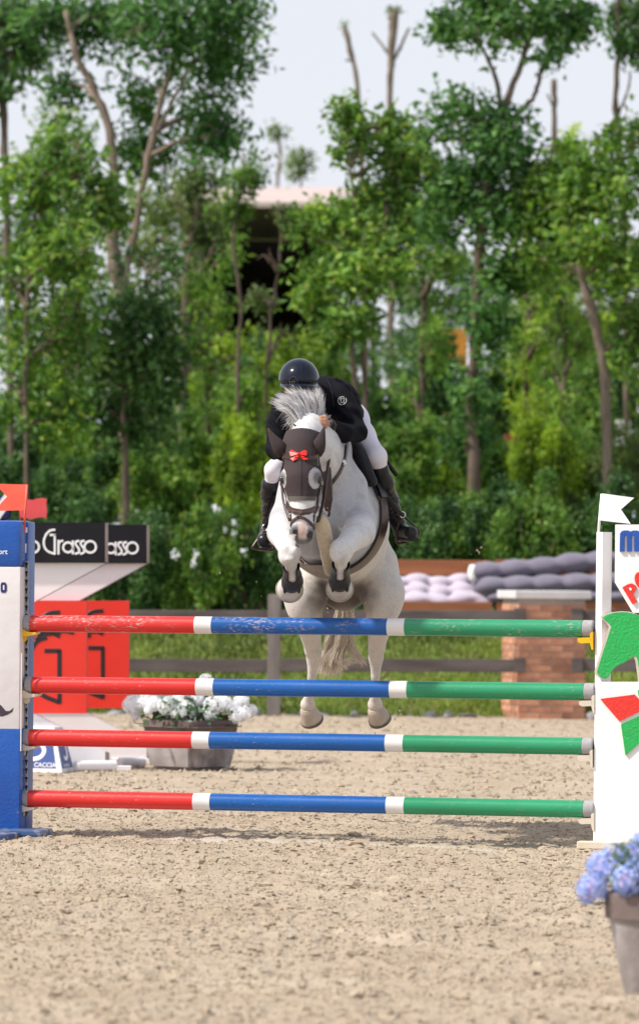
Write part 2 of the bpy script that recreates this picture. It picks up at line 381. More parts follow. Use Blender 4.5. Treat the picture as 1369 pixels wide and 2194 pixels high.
def island_leaf_mat(name, stops, trans=0.35, rough=0.5, vary=0.0):
    """leaf colour picked per leaf from the stops; light also passes through"""
    m = bpy.data.materials.new(name); m.use_nodes = True; n, l = m.node_tree.nodes, m.node_tree.links; b = n['Principled BSDF']; out = n['Material Output']
    g = n.new('ShaderNodeNewGeometry'); r = n.new('ShaderNodeValToRGB'); l.new(g.outputs['Random Per Island'], r.inputs[0])
    els = r.color_ramp.elements
    while len(els) < len(stops): els.new(0.5)
    for e, (p, c) in zip(els, stops): e.position = p; e.color = c
    base = r.outputs[0]
    if vary:                                             # older and younger growth: whole sprays differ in tone
        tc = n.new('ShaderNodeTexCoord'); src = base
        for sc, lo, hi, hl, hh in ((vary, .5, 1.55, .482, .513), (vary * 3.1, .72, 1.25, .5, .5)):
            t = n.new('ShaderNodeTexNoise'); t.inputs['Scale'].default_value = sc; t.inputs['Detail'].default_value = 2; l.new(tc.outputs['Object'], t.inputs['Vector'])
            h = n.new('ShaderNodeHueSaturation'); a = n.new('ShaderNodeMapRange'); a.inputs[1].default_value = .3; a.inputs[2].default_value = .7; a.inputs[3].default_value = lo; a.inputs[4].default_value = hi; l.new(t.outputs[0], a.inputs[0]); l.new(a.outputs[0], h.inputs['Value'])
            a2 = n.new('ShaderNodeMapRange'); a2.inputs[1].default_value = .3; a2.inputs[2].default_value = .7; a2.inputs[3].default_value = hh; a2.inputs[4].default_value = hl; l.new(t.outputs[0], a2.inputs[0]); l.new(a2.outputs[0], h.inputs['Hue']); l.new(src, h.inputs['Color']); src = h.outputs[0]
        base = src
    l.new(base, b.inputs['Base Color']); b.inputs['Roughness'].default_value = rough; b.inputs['Specular IOR Level'].default_value = 0.35
    t = n.new('ShaderNodeBsdfTranslucent'); hs = n.new('ShaderNodeHueSaturation'); hs.inputs['Hue'].default_value = .485; hs.inputs['Saturation'].default_value = 1.1; hs.inputs['Value'].default_value = 1.5
    l.new(base, hs.inputs['Color']); l.new(hs.outputs[0], t.inputs[0])
    x = n.new('ShaderNodeMixShader'); x.inputs[0].default_value = trans; l.new(b.outputs[0], x.inputs[1]); l.new(t.outputs[0], x.inputs[2]); l.new(x.outputs[0], out.inputs[0])
    return m
M_BLADE = island_leaf_mat('grass_blades', [(0, lin(.075, .13, .02)), (.5, lin(.12, .19, .03)), (.85, lin(.17, .21, .045)), (1, lin(.30, .27, .11))], .3, .5, .9)
n = 52000; y = 58.95 + RNG.random(n) ** .9 * 3.6; x = (RNG.random(n) * 2 - 1) * 7.5; z = bank_z(y) - .01
hgt = .04 + .10 * RNG.random(n) ** 2 * (.6 + vnoise(x * 2, y * 2, 11) + .5); w = .005 + .006 * RNG.random(n); a = RNG.random(n) * 6.283
lean = RNG.standard_normal((n, 2)) * .45 * hgt[:, None]
B = np.stack([x, y, z], 1); D = np.stack([np.cos(a), np.sin(a), 0 * a], 1) * w[:, None]; T = B + np.stack([lean[:, 0], lean[:, 1], hgt], 1)
M2 = B + np.stack([lean[:, 0] * .3, lean[:, 1] * .3, hgt * .55], 1)
V = np.stack([B - D, B + D, M2 + D * .8, M2 - D * .8, T], 1).reshape(-1, 3)
k = np.arange(n)[:, None] * 5; F = np.concatenate([k + np.array([0, 1, 2]), k + np.array([0, 2, 3]), k + np.array([3, 2, 4])])
tag(obj('bank_grass', V, F, M_BLADE, None, False), 'long green grass growing on the bank behind the wooden fence', 'grass', None, 'stuff')
# ================================================================ trees, shrubs, hall behind
M_BARK = mat('bark', lin(.09, .066, .05), lin(.17, .13, .105), scale=9, rough=.9, bump=.8, bscale=30, stretch=(1, 1, .25), spec=.2)
M_BARKP = mat('pale_bark', lin(.16, .12, .095), lin(.27, .215, .175), scale=9, rough=.9, bump=.7, bscale=30, stretch=(1, 1, .3), spec=.2)
LEAF = {
 'ash':   island_leaf_mat('ash_leaves',   [(0, lin(0.042, 0.118, 0.034)), (.55, lin(0.076, 0.200, 0.052)), (1, lin(0.153, 0.303, 0.078))], .4, .5, 1.1),
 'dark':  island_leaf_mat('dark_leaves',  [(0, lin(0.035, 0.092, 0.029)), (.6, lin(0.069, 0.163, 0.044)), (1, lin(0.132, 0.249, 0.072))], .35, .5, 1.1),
 'green': island_leaf_mat('green_leaves', [(0, lin(0.060, 0.145, 0.027)), (.5, lin(0.114, 0.243, 0.046)), (.9, lin(0.199, 0.340, 0.061)), (1, lin(0.268, 0.303, 0.084))], .42, .5, 1.1),
 'lime':  island_leaf_mat('lime_leaves',  [(0, lin(0.112, 0.220, 0.026)), (.5, lin(0.205, 0.347, 0.042)), (1, lin(0.327, 0.428, 0.066))], .45, .5, 1.1),
 'olive': island_leaf_mat('olive_leaves', [(0, lin(0.079, 0.137, 0.042)), (.6, lin(0.158, 0.236, 0.076)), (1, lin(0.237, 0.298, 0.111))], .4, .5, 1.1),
}
def leaves(cen, ext, n_sprig, per, size, rng, droop=.3, shell=.55, lobes=5):
    wr = .16 if droop > .4 else .24
    """sprigs of folded leaves through an uneven crown: clumps inside an ellipsoid, denser towards its outside"""
    cen, ext = np.array(cen), np.array(ext)
    d = rng.standard_normal((n_sprig, 3)); d /= np.linalg.norm(d, axis=1)[:, None]
    r = shell + (1 - shell) * rng.random(n_sprig); r = np.where(rng.random(n_sprig) < .3, rng.random(n_sprig) ** .5, r)
    L = rng.standard_normal((lobes, 3)); L /= np.linalg.norm(L, axis=1)[:, None]; amp = .75 + .45 * np.max(np.maximum(d @ L.T, 0) ** 3, axis=1) - .22 * rng.random(n_sprig)
    c = cen + d * (r * amp)[:, None] * ext
    kv = rng.standard_normal((3, 3)) * 2.6 / max(ext.mean(), .3) ** .6; ph = rng.random(3) * 6.28; fld = sum(np.cos(c @ kv[q] + ph[q]) for q in range(3))       # gaps and thicker sprays
    ok = fld > -.75; c, d = c[ok], d[ok]; n_sprig = len(c)
    ax = d * np.array([1, 1, .5]) + rng.standard_normal((n_sprig, 3)) * .6 + np.array([0, 0, .25]); ax /= np.linalg.norm(ax, axis=1)[:, None]
    N = n_sprig * per; t = np.tile(np.linspace(-.5, .5, per), n_sprig)
    C = np.repeat(c, per, 0) + np.repeat(ax, per, 0) * (t * size * per * .42)[:, None] + rng.standard_normal((N, 3)) * size * .45
    ld = np.repeat(ax, per, 0) * .5 + rng.standard_normal((N, 3)) * .8; ld[:, 2] -= droop; ld /= np.linalg.norm(ld, axis=1)[:, None]
    nn = rng.standard_normal((N, 3)) * .8 + np.array([0, -.15, .7]); w = np.cross(ld, nn); w /= np.linalg.norm(w, axis=1)[:, None] + 1e-9; nn = np.cross(w, ld)
    s = size * (.6 + .8 * rng.random(N))[:, None]
    V = np.stack([C - ld * s * .5, C + w * s * wr + nn * s * .07, C + ld * s * .5, C - w * s * wr + nn * s * .07], 1).reshape(-1, 3)
    k = np.arange(N)[:, None] * 4
    return V, np.concatenate([k + np.array([0, 1, 2]), k + np.array([0, 2, 3])])
def crown(parts, size, per, rng, droop=.3):
    Vs, Fs, k = [], [], 0
    for cen, ext, n in parts:
        v, f = leaves(cen, ext, n, per, size, rng, droop); Vs.append(v); Fs.append(f + k); k += len(v)
    return np.concatenate(Vs), np.concatenate(Fs)
TREE_N = [0]
def tree(name, label, Y, trunks, blobs, leaf, size=.11, per=7, dens=1.0, bark=None, group='trees behind the arena', cat='tree', droop=.3, limbs=True, depth=.8):
    """trunks: [([(px,py,dY)...], [r_px...])]; blobs: [(px,py,rx_px,ry_px,dY)]"""
    TREE_N[0] += 1; rng = np.random.default_rng(100 + TREE_N[0]); u = PXM(Y); bark = bark or M_BARK
    gx = P(trunks[0][0][0][0], 1200, Y).x if trunks else P(blobs[0][0], 1200, Y).x
    root = thing(name, label, cat, (gx, Y, float(bank_z(Y))), group)
    tpts = []
    for pts, rad in trunks:
        p3 = [P(a, b, Y + (q[0] if q else 0)) for a, b, *q in pts]
        if pts is trunks[0][0]: p3[0] = Vector((p3[0].x, p3[0].y, bank_z(p3[0].y) - .05))
        n = max(10, 5 * len(pts)); sp = spline(p3, n); rr = [r * u * .68 * (1 + .10 * rng.standard_normal()) for r in lerp_list(rad, n)]
        sp = [p + Vector(rng.standard_normal(3)) * .007 for p in sp]; tpts += sp
        MB().tube(sp, rr, 9).build('trunk', bark, root)
    parts = []
    for px, py, rx, ry, dy in blobs:
        c = P(px, py, Y + dy); e = (rx * u, (rx + ry) * .5 * u * depth, ry * u); vol = rx * ry * u * u
        parts.append((c, e, int(vol * 680 * dens * (.11 / size) ** 2 * 7 / per) + 12))
        if limbs and tpts:
            lower = [q for q in tpts if q.z < c.z - .1] or tpts
            b = min(lower, key=lambda q: (q - c).length + .3 * abs(q.z - c.z)); mid = b.lerp(c, .55) + Vector((0, 0, .12 * (c - b).length)); m_ = MB()
            m_.tube(spline([b, mid, c], 8), lerp_list([.035 + .02 * rng.random(), .012], 8), 6)
            for j in range(4):
                e2 = c + Vector([rng.uniform(-.8, .8) * q for q in e]); m_.tube(spline([mid.lerp(c, .3 + .15 * j), c.lerp(e2, .4) + Vector((0, 0, .08)), e2], 6), lerp_list([.016, .005], 6), 5)
            m_.build('limb', bark, root)
    if parts:
        V, F = crown(parts, size, per, rng, droop); obj('crown', V, F, LEAF[leaf], root, False)
    return root
# --- the ash on the left with its leaning pale stem
tree('ash_tree', 'tall ash tree at left with leaning pale stem and drooping feathery leaves', 71,
     [([(262, 1290), (268, 1060), (265, 860), (262, 640), (290, 480), (318, 330), (345, 220), (382, 105), (420, 20), (440, -80)], [24, 22, 17, 13, 12, 11, 10, 9, 7, 4]),
      ([(322, 300), (365, 225), (402, 150), (425, 90)], [7, 6, 5, 3]), ([(262, 640), (244, 560), (240, 480), (238, 300), (205, 200), (165, 120), (140, 20)], [20, 24, 20, 14, 12, 11, 9])],
     [(350, 60, 130, 95, -.6), (470, 120, 95, 100, .3), (230, 40, 120, 90, .5), (420, 260, 110, 90, .4), (330, 190, 100, 90, .9), (130, 70, 95, 90, .6), (480, 20, 110, 55, -.3), (300, 330, 90, 70, .9), (470, 300, 70, 60, -.4), (150, 190, 60, 60, .8), (400, -40, 180, 70, 0)],
     'ash', .15, 9, 1.35, M_BARKP, droop=.5)
tree('slim_tree', 'slim dark tree standing at the left edge of the picture', 76, [([(28, 1290), (20, 800), (12, 420), (8, 250), (2, 60)], [10, 11, 12, 12, 10])],
     [(20, 90, 90, 110, 0), (40, 30, 70, 60, .5), (-40, 180, 70, 70, 0), (70, 110, 60, 60, .6)], 'dark', .15, 8, 1.1)
tree('bushy_tree', 'bushy green tree with dark shaded centre at far left', 67.5, [([(60, 1290), (55, 900), (58, 640), (75, 450)], [9, 8, 8, 5])],
     [(60, 430, 110, 110, 0), (140, 560, 95, 110, -.2), (30, 620, 100, 120, .2), (120, 730, 110, 110, 0), (30, 830, 90, 110, .2), (130, 900, 90, 90, .2), (170, 380, 85, 85, .5), (225, 440, 80, 90, .7), (110, 330, 70, 60, .6)], 'green', .125, 7, .85)
tree('round_tree', 'dark leafy small tree right of the bushy one, half over the pale stem', 68.5, [([(272, 1290), (268, 1000), (262, 800)], [12, 11, 8])],
     [(310, 680, 100, 90, -.3), (350, 790, 90, 100, -.2), (250, 760, 80, 100, 0), (300, 890, 110, 90, .3), (200, 870, 70, 90, .3), (330, 560, 80, 70, .6)], 'dark', .125, 7, .9)
tree('thin_tree', 'tree with thick blurred grey trunk behind the small dark tree', 82, [([(396, 1290), (392, 900), (398, 620), (408, 520), (430, 430)], [13, 13, 15, 12, 7]), ([(398, 640), (440, 560), (470, 500)], [7, 5, 3])],
     [(420, 400, 90, 70, 0), (350, 440, 90, 80, .4), (440, 500, 50, 50, .2), (300, 520, 80, 80, .4), (400, 650, 70, 60, .6)], 'olive', .12, 7, .7)
tree('sapling', 'slender sapling with narrow crown left of the dark hall opening', 74, [([(512, 1290), (510, 800), (515, 640), (500, 510), (520, 380)], [5, 6, 6, 5, 3])],
     [(525, 370, 55, 70, 0), (500, 450, 45, 50, .1) , (520, 850, 60, 70, .4)], 'green', .09, 6, .75)
tree('sapling', 'thin crooked sapling in front of the dark hall opening', 73, [([(560, 1290), (572, 780), (590, 620), (602, 520), (598, 430)], [4, 5, 5, 4, 2])],
     [(575, 560, 40, 40, 0), (610, 470, 45, 40, 0), (560, 640, 35, 35, .2), (600, 720, 45, 40, .2)], 'olive', .085, 6, .55)
tree('twin_stem_tree', 'bright green tree on twin slim stems right above the rider', 68, [([(768, 1290), (765, 900), (756, 780), (752, 640), (760, 460), (740, 300)], [8, 8, 8, 8, 6, 3]), ([(782, 1290), (782, 900), (778, 760), (790, 600), (830, 460)], [9, 9, 9, 7, 4])],
     [(760, 320, 75, 75, 0), (700, 480, 85, 80, 0), (820, 430, 100, 90, .2), (780, 560, 120, 90, -.3), (690, 600, 75, 65, 0), (760, 680, 75, 65, -.3), (850, 540, 85, 70, .2), (740, 250, 40, 45, 0), (870, 350, 80, 80, .4), (840, 280, 70, 60, .6), (690, 660, 50, 45, .3)], 'green', .12, 7, .9)
tree('ivy_tree', 'tall tree with ivy covered trunk right of the rider', 70, [([(1012, 1290), (1015, 1020), (1008, 860), (1022, 700), (1025, 560), (1040, 400), (1075, 250), (1120, 120), (1150, 20)], [22, 21, 17, 19, 17, 14, 11, 10, 7]), ([(1075, 260), (1060, 160), (1010, 60)], [9, 7, 4]), ([(1100, 250), (1140, 210), (1160, 150)], [9, 8, 6])],
     [(1040, 50, 95, 80, 0), (1150, 70, 110, 90, .2), (1230, 40, 70, 60, .3), (960, 60, 50, 50, 0), (1000, 260, 110, 80, .1), (930, 300, 80, 80, .2), (1080, 320, 95, 90, -.2), (1000, 400, 110, 80, .2), (1080, 460, 90, 80, 0), (960, 470, 80, 70, .5),
      (1050, 700, 55, 110, -.2), (1010, 850, 55, 80, 0), (1080, 590, 80, 60, 0), (1000, 950, 60, 60, .2), (1100, -10, 160, 50, 0)], 'ash', .125, 7, .95)
tree('leaning_tree', 'tree with pale leaning trunk at the right edge above the white wing', 69.5, [([(1300, 1290), (1298, 900), (1285, 740), (1262, 650), (1240, 570), (1230, 480)], [15, 16, 15, 18, 14, 8])],
     [(1240, 400, 100, 100, 0), (1330, 420, 90, 110, -.2), (1180, 480, 80, 80, .3), (1340, 570, 80, 100, -.2), (1250, 520, 80, 60, -.4), (1360, 720, 70, 110, .1), (1200, 330, 60, 50, .5), (1360, 310, 70, 70, .2), (1150, 380, 80, 80, .4), (1290, 320, 80, 60, .4), (1130, 560, 80, 80, .4)], 'green', .12, 7, .9, M_BARKP)
tree('edge_tree', 'dark crown in the top right corner on a bare crooked stem', 78, [([(1345, 1290), (1340, 700), (1335, 420), (1318, 220), (1326, 100), (1322, -20)], [9, 10, 11, 10, 9, 7]), ([(1322, 250), (1345, 190), (1350, 150)], [5, 4, 3])],
     [(1350, 80, 60, 70, 0), (1400, 40, 90, 90, 0), (1330, 20, 50, 40, .3)], 'dark', .13, 7, .9)
tree('pollard_tree', 'bare pollarded trunk with two stubby arms against the sky', 92, [([(840, 1290), (838, 700), (835, 250), (838, 120), (844, 22)], [11, 11, 10, 12, 14]), ([(838, 125), (815, 90), (797, 68)], [5, 4, 3]), ([(840, 130), (862, 90), (876, 58)], [6, 5, 4])],
     [(842, 22, 14, 9, 0)], 'olive', .08, 5, .6, M_BARKP, limbs=False)
tree('pollard_tree', 'bare leaning stem left of the pollarded trunk', 92, [([(790, 1290), (780, 600), (768, 210), (750, 110), (738, 56)], [8, 8, 7, 9, 9]), ([(752, 130), (742, 126)], [4, 3])],
     [(738, 52, 10, 6, 0)], 'olive', .08, 5, .5, M_BARKP, limbs=False)
tree('pollard_tree', 'bare upright stem between the two right hand crowns', 88, [([(1190, 1290), (1190, 600), (1188, 290), (1186, 170)], [9, 9, 9, 9]), ([(1186, 230), (1172, 200)], [5, 3])],
     [(1165, 560, 60, 60, 0), (1220, 320, 60, 40, .4)], 'lime', .12, 6, .5, limbs=False)
tree('young_tree', 'small faraway tree tuft above the hall roof ridge', 118, [([(588, 1290), (590, 500), (600, 330), (590, 285)], [5, 6, 6, 4])], [(592, 285, 16, 14, 0)], 'olive', .14, 5, .8, M_BARKP, limbs=False)
tree('young_tree', 'small faraway round tree peeping over the hall roof', 122, [([(645, 1290), (645, 480), (645, 380)], [4, 4, 3])], [(642, 350, 34, 36, 0), (640, 385, 30, 25, 0)], 'olive', .16, 5, .8, limbs=False)
tree('far_tree', 'hazy pale green tree behind the ash at upper left', 100, [([(100, 1290), (110, 700), (120, 300)], [10, 10, 7])], [(120, 250, 45, 60, 0), (70, 350, 70, 50, 0), (150, 370, 60, 50, 0)], 'lime', .15, 6, .6)
tree('far_tree', 'light green tree behind the leaning trunk at right', 95, [([(1215, 1290), (1212, 800), (1205, 700)], [8, 8, 5])], [(1180, 660, 80, 70, 0), (1250, 690, 70, 70, 0), (1130, 770, 80, 80, 0), (1230, 860, 90, 90, 0), (1340, 850, 70, 90, 0), (1140, 560, 60, 60, 0)], 'lime', .13, 6, .8)
tree('far_tree', 'shady tree filling the gap right of the twin stems', 90, [([(930, 1290), (925, 900), (920, 700)], [9, 9, 6])], [(890, 640, 70, 50, 0), (880, 760, 80, 80, 0), (930, 860, 70, 90, 0), (860, 950, 80, 80, 0)], 'dark', .12, 6, .8)
tree('far_tree', 'yellowish green tree in the gap left of the rider', 88, [([(460, 1290), (462, 900), (465, 760)], [7, 7, 5])], [(450, 740, 80, 60, 0), (560, 760, 90, 55, 0), (650, 760, 80, 50, 0), (480, 860, 90, 70, 0), (390, 860, 60, 80, 0), (600, 840, 90, 60, 0)], 'lime', .11, 6, .7)
tree('far_tree', 'dull green tree filling the background at far left', 93, [([(60, 1290), (62, 900), (60, 600)], [10, 10, 6])], [(30, 560, 110, 90, 0), (120, 480, 90, 80, 0), (60, 700, 120, 100, 0), (180, 640, 100, 110, 0), (40, 850, 120, 110, 0), (170, 820, 100, 100, 0)], 'dark', .13, 6, .8)
tree('far_tree', 'olive tree behind the leaning pale stem', 91, [([(330, 1290), (332, 900), (335, 600)], [9, 9, 6])], [(300, 470, 90, 80, 0), (370, 560, 90, 80, 0), (250, 600, 80, 80, 0), (330, 700, 100, 90, 0), (280, 820, 100, 90, 0)], 'olive', .12, 6, .8)
tree('far_tree', 'deep green tree behind the bright twin stemmed one', 94, [([(800, 1290), (800, 900), (800, 600)], [9, 9, 6])], [(790, 470, 110, 90, 0), (760, 580, 80, 80, 0), (860, 600, 90, 90, 0), (960, 560, 90, 80, 0), (900, 470, 90, 70, 0), (960, 400, 90, 70, 0), (1000, 660, 70, 80, 0), (790, 720, 90, 90, 0)], 'dark', .13, 6, .85)
tree('far_tree', 'mid green tree behind the leaning trunk crown', 97, [([(1290, 1290), (1290, 900), (1280, 600)], [9, 9, 6])], [(1280, 560, 100, 80, 0), (1180, 590, 80, 70, 0), (1350, 650, 80, 100, 0), (1270, 740, 90, 80, 0), (1110, 680, 80, 80, 0)], 'green', .13, 6, .85)
cols = [(165, 300, 900, 'green', 74, 'between the bushy tree and the pale stem'), (440, 560, 1010, 'green', 75, 'left of the slender sapling'), (905, 420, 1000, 'green', 76, 'right of the rider shoulder'), (1125, 430, 1010, 'lime', 77, 'between the ivy trunk and the leaning one'), (1215, 560, 1000, 'green', 75, 'in front of the leaning trunk'), (560, 800, 1010, 'lime', 77, 'directly left of the helmet'), (310, 900, 1040, 'olive', 76, 'below the small dark tree')]
for cx_, y0_, y1_, lf_, Y_, w_ in cols:
    rr_ = np.random.default_rng(int(cx_)); bl = []
    for yy_ in np.arange(y0_, y1_, 62): bl.append((cx_ + rr_.uniform(-45, 45), yy_ + rr_.uniform(-20, 20), rr_.uniform(35, 75), rr_.uniform(35, 60), rr_.uniform(-.4, .4)))
    tree('young_tree', 'feathery young tree with loose light foliage ' + w_, Y_, [([(cx_, 1290), (cx_ + rr_.uniform(-8, 8), 900), (cx_ + rr_.uniform(-14, 14), y0_ + 20)], [6, 6, 3])], bl, lf_, float(rr_.uniform(.085, .15)), 7, .62, droop=.45)
# --- shrubs of the hedge, each with its own stems and leaves
SHRUB_ME = {}
def shrub(label, px, py, rx, ry, Y, leaf, size=.075, dens=1.0, blossoms=0):
    TREE_N[0] += 1; rng = np.random.default_rng(300 + TREE_N[0]); u = PXM(Y); z0 = float(bank_z(Y)); c = P(px, py, Y)
    root = thing('hedge_shrub', label, 'shrub', (c.x, Y, z0), 'shrubs of the hedge behind the fence')
    for j in range(4):
        t = c + Vector((rng.uniform(-.6, .6) * rx * u, rng.uniform(-.2, .2), rng.uniform(-.1, .5) * ry * u))
        MB().tube(spline([(c.x + rng.uniform(-.15, .15), Y + rng.uniform(-.1, .1), z0 - .03), Vector((c.x, Y, z0)).lerp(t, .5) + Vector((rng.uniform(-.1, .1), 0, 0)), t], 7), lerp_list([.025, .008], 7), 6).build('stem', M_BARK, root)
    key = (leaf, TREE_N[0] % 3)
    if key not in SHRUB_ME:                              # one crown of leaves per kind, shared by the shrubs and scaled to each
        r2 = np.random.default_rng(hash(leaf) % 1000 if False else 31 * len(SHRUB_ME) + 5); parts = [((0, 0, -.1), (.85, .6, .85), 700)]
        for j in range(11):
            d = r2.standard_normal(3) * np.array([.5, .35, .55]); e_ = r2.uniform(.22, .5); parts.append((d, (e_, e_ * .8, e_ * 1.1), int(1100 * e_ ** 2 + 60)))
        V, F = crown(parts, .115, 6, r2, .2); me = bpy.data.meshes.new('foliage'); me.from_pydata(V.tolist(), [], F.tolist()); me.materials.append(LEAF[leaf]); SHRUB_ME[key] = me
    fo = link('foliage', SHRUB_ME[key], root, (0, 0, c.z - z0)); fo.scale = (rx * u * 1.1, rx * u * 1.1, ry * u * 1.05); fo.rotation_euler = (0, 0, rng.uniform(-.6, .6) + (math.pi if rng.random() < .5 else 0))
    for j in range(blossoms):
        q = P(px + rng.uniform(-.9, .9) * rx, py + rng.uniform(-.9, .4) * ry, Y - .5 - .35 * rx * u); s = rng.uniform(.02, .045)
        v, f = lumps(np.array(q)[None] + rng.standard_normal((14, 3)) * s * .6, np.full(14, s * .45), OCT_V, OCT_F, 1.0, rng); obj('blossom', v, f, M_BLOSSOM, root, False)
M_BLOSSOM = mat('white_blossom', lin(.7, .72, .74), rough=.7)
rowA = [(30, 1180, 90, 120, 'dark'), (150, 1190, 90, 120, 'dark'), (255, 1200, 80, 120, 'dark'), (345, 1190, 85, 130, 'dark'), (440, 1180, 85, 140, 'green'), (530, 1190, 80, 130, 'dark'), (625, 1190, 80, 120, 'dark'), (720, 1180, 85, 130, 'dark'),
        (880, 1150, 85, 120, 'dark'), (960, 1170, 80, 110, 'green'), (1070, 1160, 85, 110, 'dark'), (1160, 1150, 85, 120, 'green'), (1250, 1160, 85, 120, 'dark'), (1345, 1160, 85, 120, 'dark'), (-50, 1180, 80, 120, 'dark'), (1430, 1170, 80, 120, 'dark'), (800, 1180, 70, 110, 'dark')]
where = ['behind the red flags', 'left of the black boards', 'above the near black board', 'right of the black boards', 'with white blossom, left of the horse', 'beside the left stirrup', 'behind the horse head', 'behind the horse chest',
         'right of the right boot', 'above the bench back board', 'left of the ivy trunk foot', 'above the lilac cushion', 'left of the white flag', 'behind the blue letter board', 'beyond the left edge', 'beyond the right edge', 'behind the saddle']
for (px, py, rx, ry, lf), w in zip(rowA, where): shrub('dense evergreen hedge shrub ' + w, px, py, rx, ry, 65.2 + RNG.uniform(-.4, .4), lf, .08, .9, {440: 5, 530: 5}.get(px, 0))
rowB = [(60, 1060, 90, 110, 'dark'), (170, 1040, 80, 120, 'green'), (330, 1040, 90, 110, 'green'), (430, 1010, 80, 110, 'green'), (530, 1000, 80, 120, 'lime'), (620, 950, 80, 130, 'green'), (700, 960, 70, 120, 'olive'), (860, 1010, 80, 110, 'green'),
        (940, 1040, 70, 100, 'lime'), (1080, 1030, 80, 110, 'green'), (1170, 1000, 80, 120, 'lime'), (1250, 1020, 70, 110, 'green'), (1340, 1020, 80, 110, 'olive'), (250, 980, 70, 100, 'dark')]
whereB = ['at far left, above the flag', 'with bright tips behind the red flag', 'left of the blossoming hedge', 'above the blossoming hedge', 'lime green, left of the rider', 'behind the rider arm', 'behind the rider helmet', 'right of the rider knee',
          'lime green beside the ivy trunk', 'right of the ivy trunk', 'lime green below the rust red sign', 'left of the crooked stem', 'olive green at the right edge', 'at the foot of the pale stem']
for (px, py, rx, ry, lf), w in zip(rowB, whereB): shrub('tall loose shrub ' + w, px, py, rx, ry, 72 + RNG.uniform(-1.5, 1.5), lf, .10, .75)
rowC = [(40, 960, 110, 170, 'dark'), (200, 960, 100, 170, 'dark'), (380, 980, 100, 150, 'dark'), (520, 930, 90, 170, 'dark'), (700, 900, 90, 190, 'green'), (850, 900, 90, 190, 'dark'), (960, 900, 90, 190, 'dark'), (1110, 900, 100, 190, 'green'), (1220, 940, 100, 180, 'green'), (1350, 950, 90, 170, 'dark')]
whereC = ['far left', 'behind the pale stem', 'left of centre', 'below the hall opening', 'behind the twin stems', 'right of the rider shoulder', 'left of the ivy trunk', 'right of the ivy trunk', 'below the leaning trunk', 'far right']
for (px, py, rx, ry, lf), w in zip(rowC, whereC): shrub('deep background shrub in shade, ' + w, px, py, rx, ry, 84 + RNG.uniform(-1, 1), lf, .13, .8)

# --- riding hall with a pale roof edge, seen between the crowns
HY = 104.0
M_ROOF = mat('hall_roof', lin(.55, .45, .41), lin(.45, .36, .33), scale=2, rough=.8, stretch=(1, 1, 6), bump=.3)
M_HALLD = mat('hall_dark_timber', lin(.035, .026, .024), lin(.055, .042, .038), scale=3, rough=.9)
hx0, hx1 = P(418, 500, HY).x, P(712, 500, HY).x; zr = P(560, 440, HY).z; zt = P(560, 402, HY + 7).z; z0 = float(bank_z(HY))
hall = thing('riding_hall', 'long open riding hall with pale pinkish roof seen through the trees', 'building', ((hx0 + hx1) / 2, HY, z0))
sl = 40 * PXM(HY)
tl = .012 * (hx1 - hx0)                                  # the ridge line climbs a little to the right in the picture
MB().add([(hx0 - .6, HY - .8, zr), (hx1 + .6, HY - .8, zr + tl), (hx1 + .6, HY + 7, zt + tl), (hx0 - .6, HY + 7, zt), (hx0 - .6, HY - .8, zr - .1), (hx1 + .6, HY - .8, zr - .1 + tl), (hx1 + .6, HY + 7, zt - .1 + tl), (hx0 - .6, HY + 7, zt - .1)],
         [(0, 1, 2, 3), (7, 6, 5, 4), (0, 4, 5, 1), (1, 5, 6, 2), (2, 6, 7, 3), (3, 7, 4, 0)]).build('roof', M_ROOF, hall, False)
MB().box(((hx0 + hx1) / 2, HY + 12, (zr + z0) / 2 + .1), (hx1 - hx0, .3, zr - z0 - .1)).build('back_wall', M_HALLD, hall, False)
MB().add([(hx0 - .6, HY + 7.02, zt), (hx1 + .6, HY + 7.02, zt + tl), (hx1 + .6, HY + 15, zr - .2), (hx0 - .6, HY + 15, zr - .2), (hx0 - .6, HY + 7.02, zt - .1), (hx1 + .6, HY + 7.02, zt - .1 + tl), (hx1 + .6, HY + 15, zr - .3), (hx0 - .6, HY + 15, zr - .3)],
         [(0, 1, 2, 3), (7, 6, 5, 4), (0, 4, 5, 1), (1, 5, 6, 2), (2, 6, 7, 3), (3, 7, 4, 0)]).build('roof', M_ROOF, hall, False)
for x in (hx0 + .1, hx1 - .1): MB().box((x, HY + 6.3, (zr + z0) / 2 + .05), (.15, 11.2, zr - z0 - .2)).build('side_wall', M_HALLD, hall, False)
nb = 7
for i in (0, nb - 1):
    x = hx0 + (hx1 - hx0) * i / (nb - 1); MB().box((x, HY, (zr + z0) / 2 - .2), (.28, .28, zr - z0 - .25), bevel=.02).build('post', M_HALLD, hall, False)
MB().box(((hx0 + hx1) / 2, HY - .02, z0 + .55), (hx1 - hx0, .1, 1.1)).build('kickboard', mat('hall_board', lin(.09, .055, .04), lin(.06, .04, .03), rough=.8), hall, False)
M_RUST = mat('rust_board', lin(.22, .06, .028), lin(.17, .045, .022), scale=5, rough=.8); M_ORNG = mat('orange_board', lin(.62, .26, .03), lin(.5, .2, .03), scale=3, rough=.7)
def far_board(name, label, px0, py0, px1, py1, Y, m, cat='sign'):
    a, b = P(px0, py1, Y), P(px1, py0, Y); z0 = float(bank_z(Y)); r = thing(name, label, cat, ((a.x + b.x) / 2, Y, z0))
    MB().box(((a.x + b.x) / 2, Y, (a.z + b.z) / 2), (b.x - a.x, .06, b.z - a.z), bevel=.01).build('panel', m, r, False)
    for s in (.15, .85): MB().box((a.x + (b.x - a.x) * s, Y + .07, (z0 + a.z) / 2 + .05), (.07, .07, a.z - z0 + .2)).build('post', M_BARK, r, False)
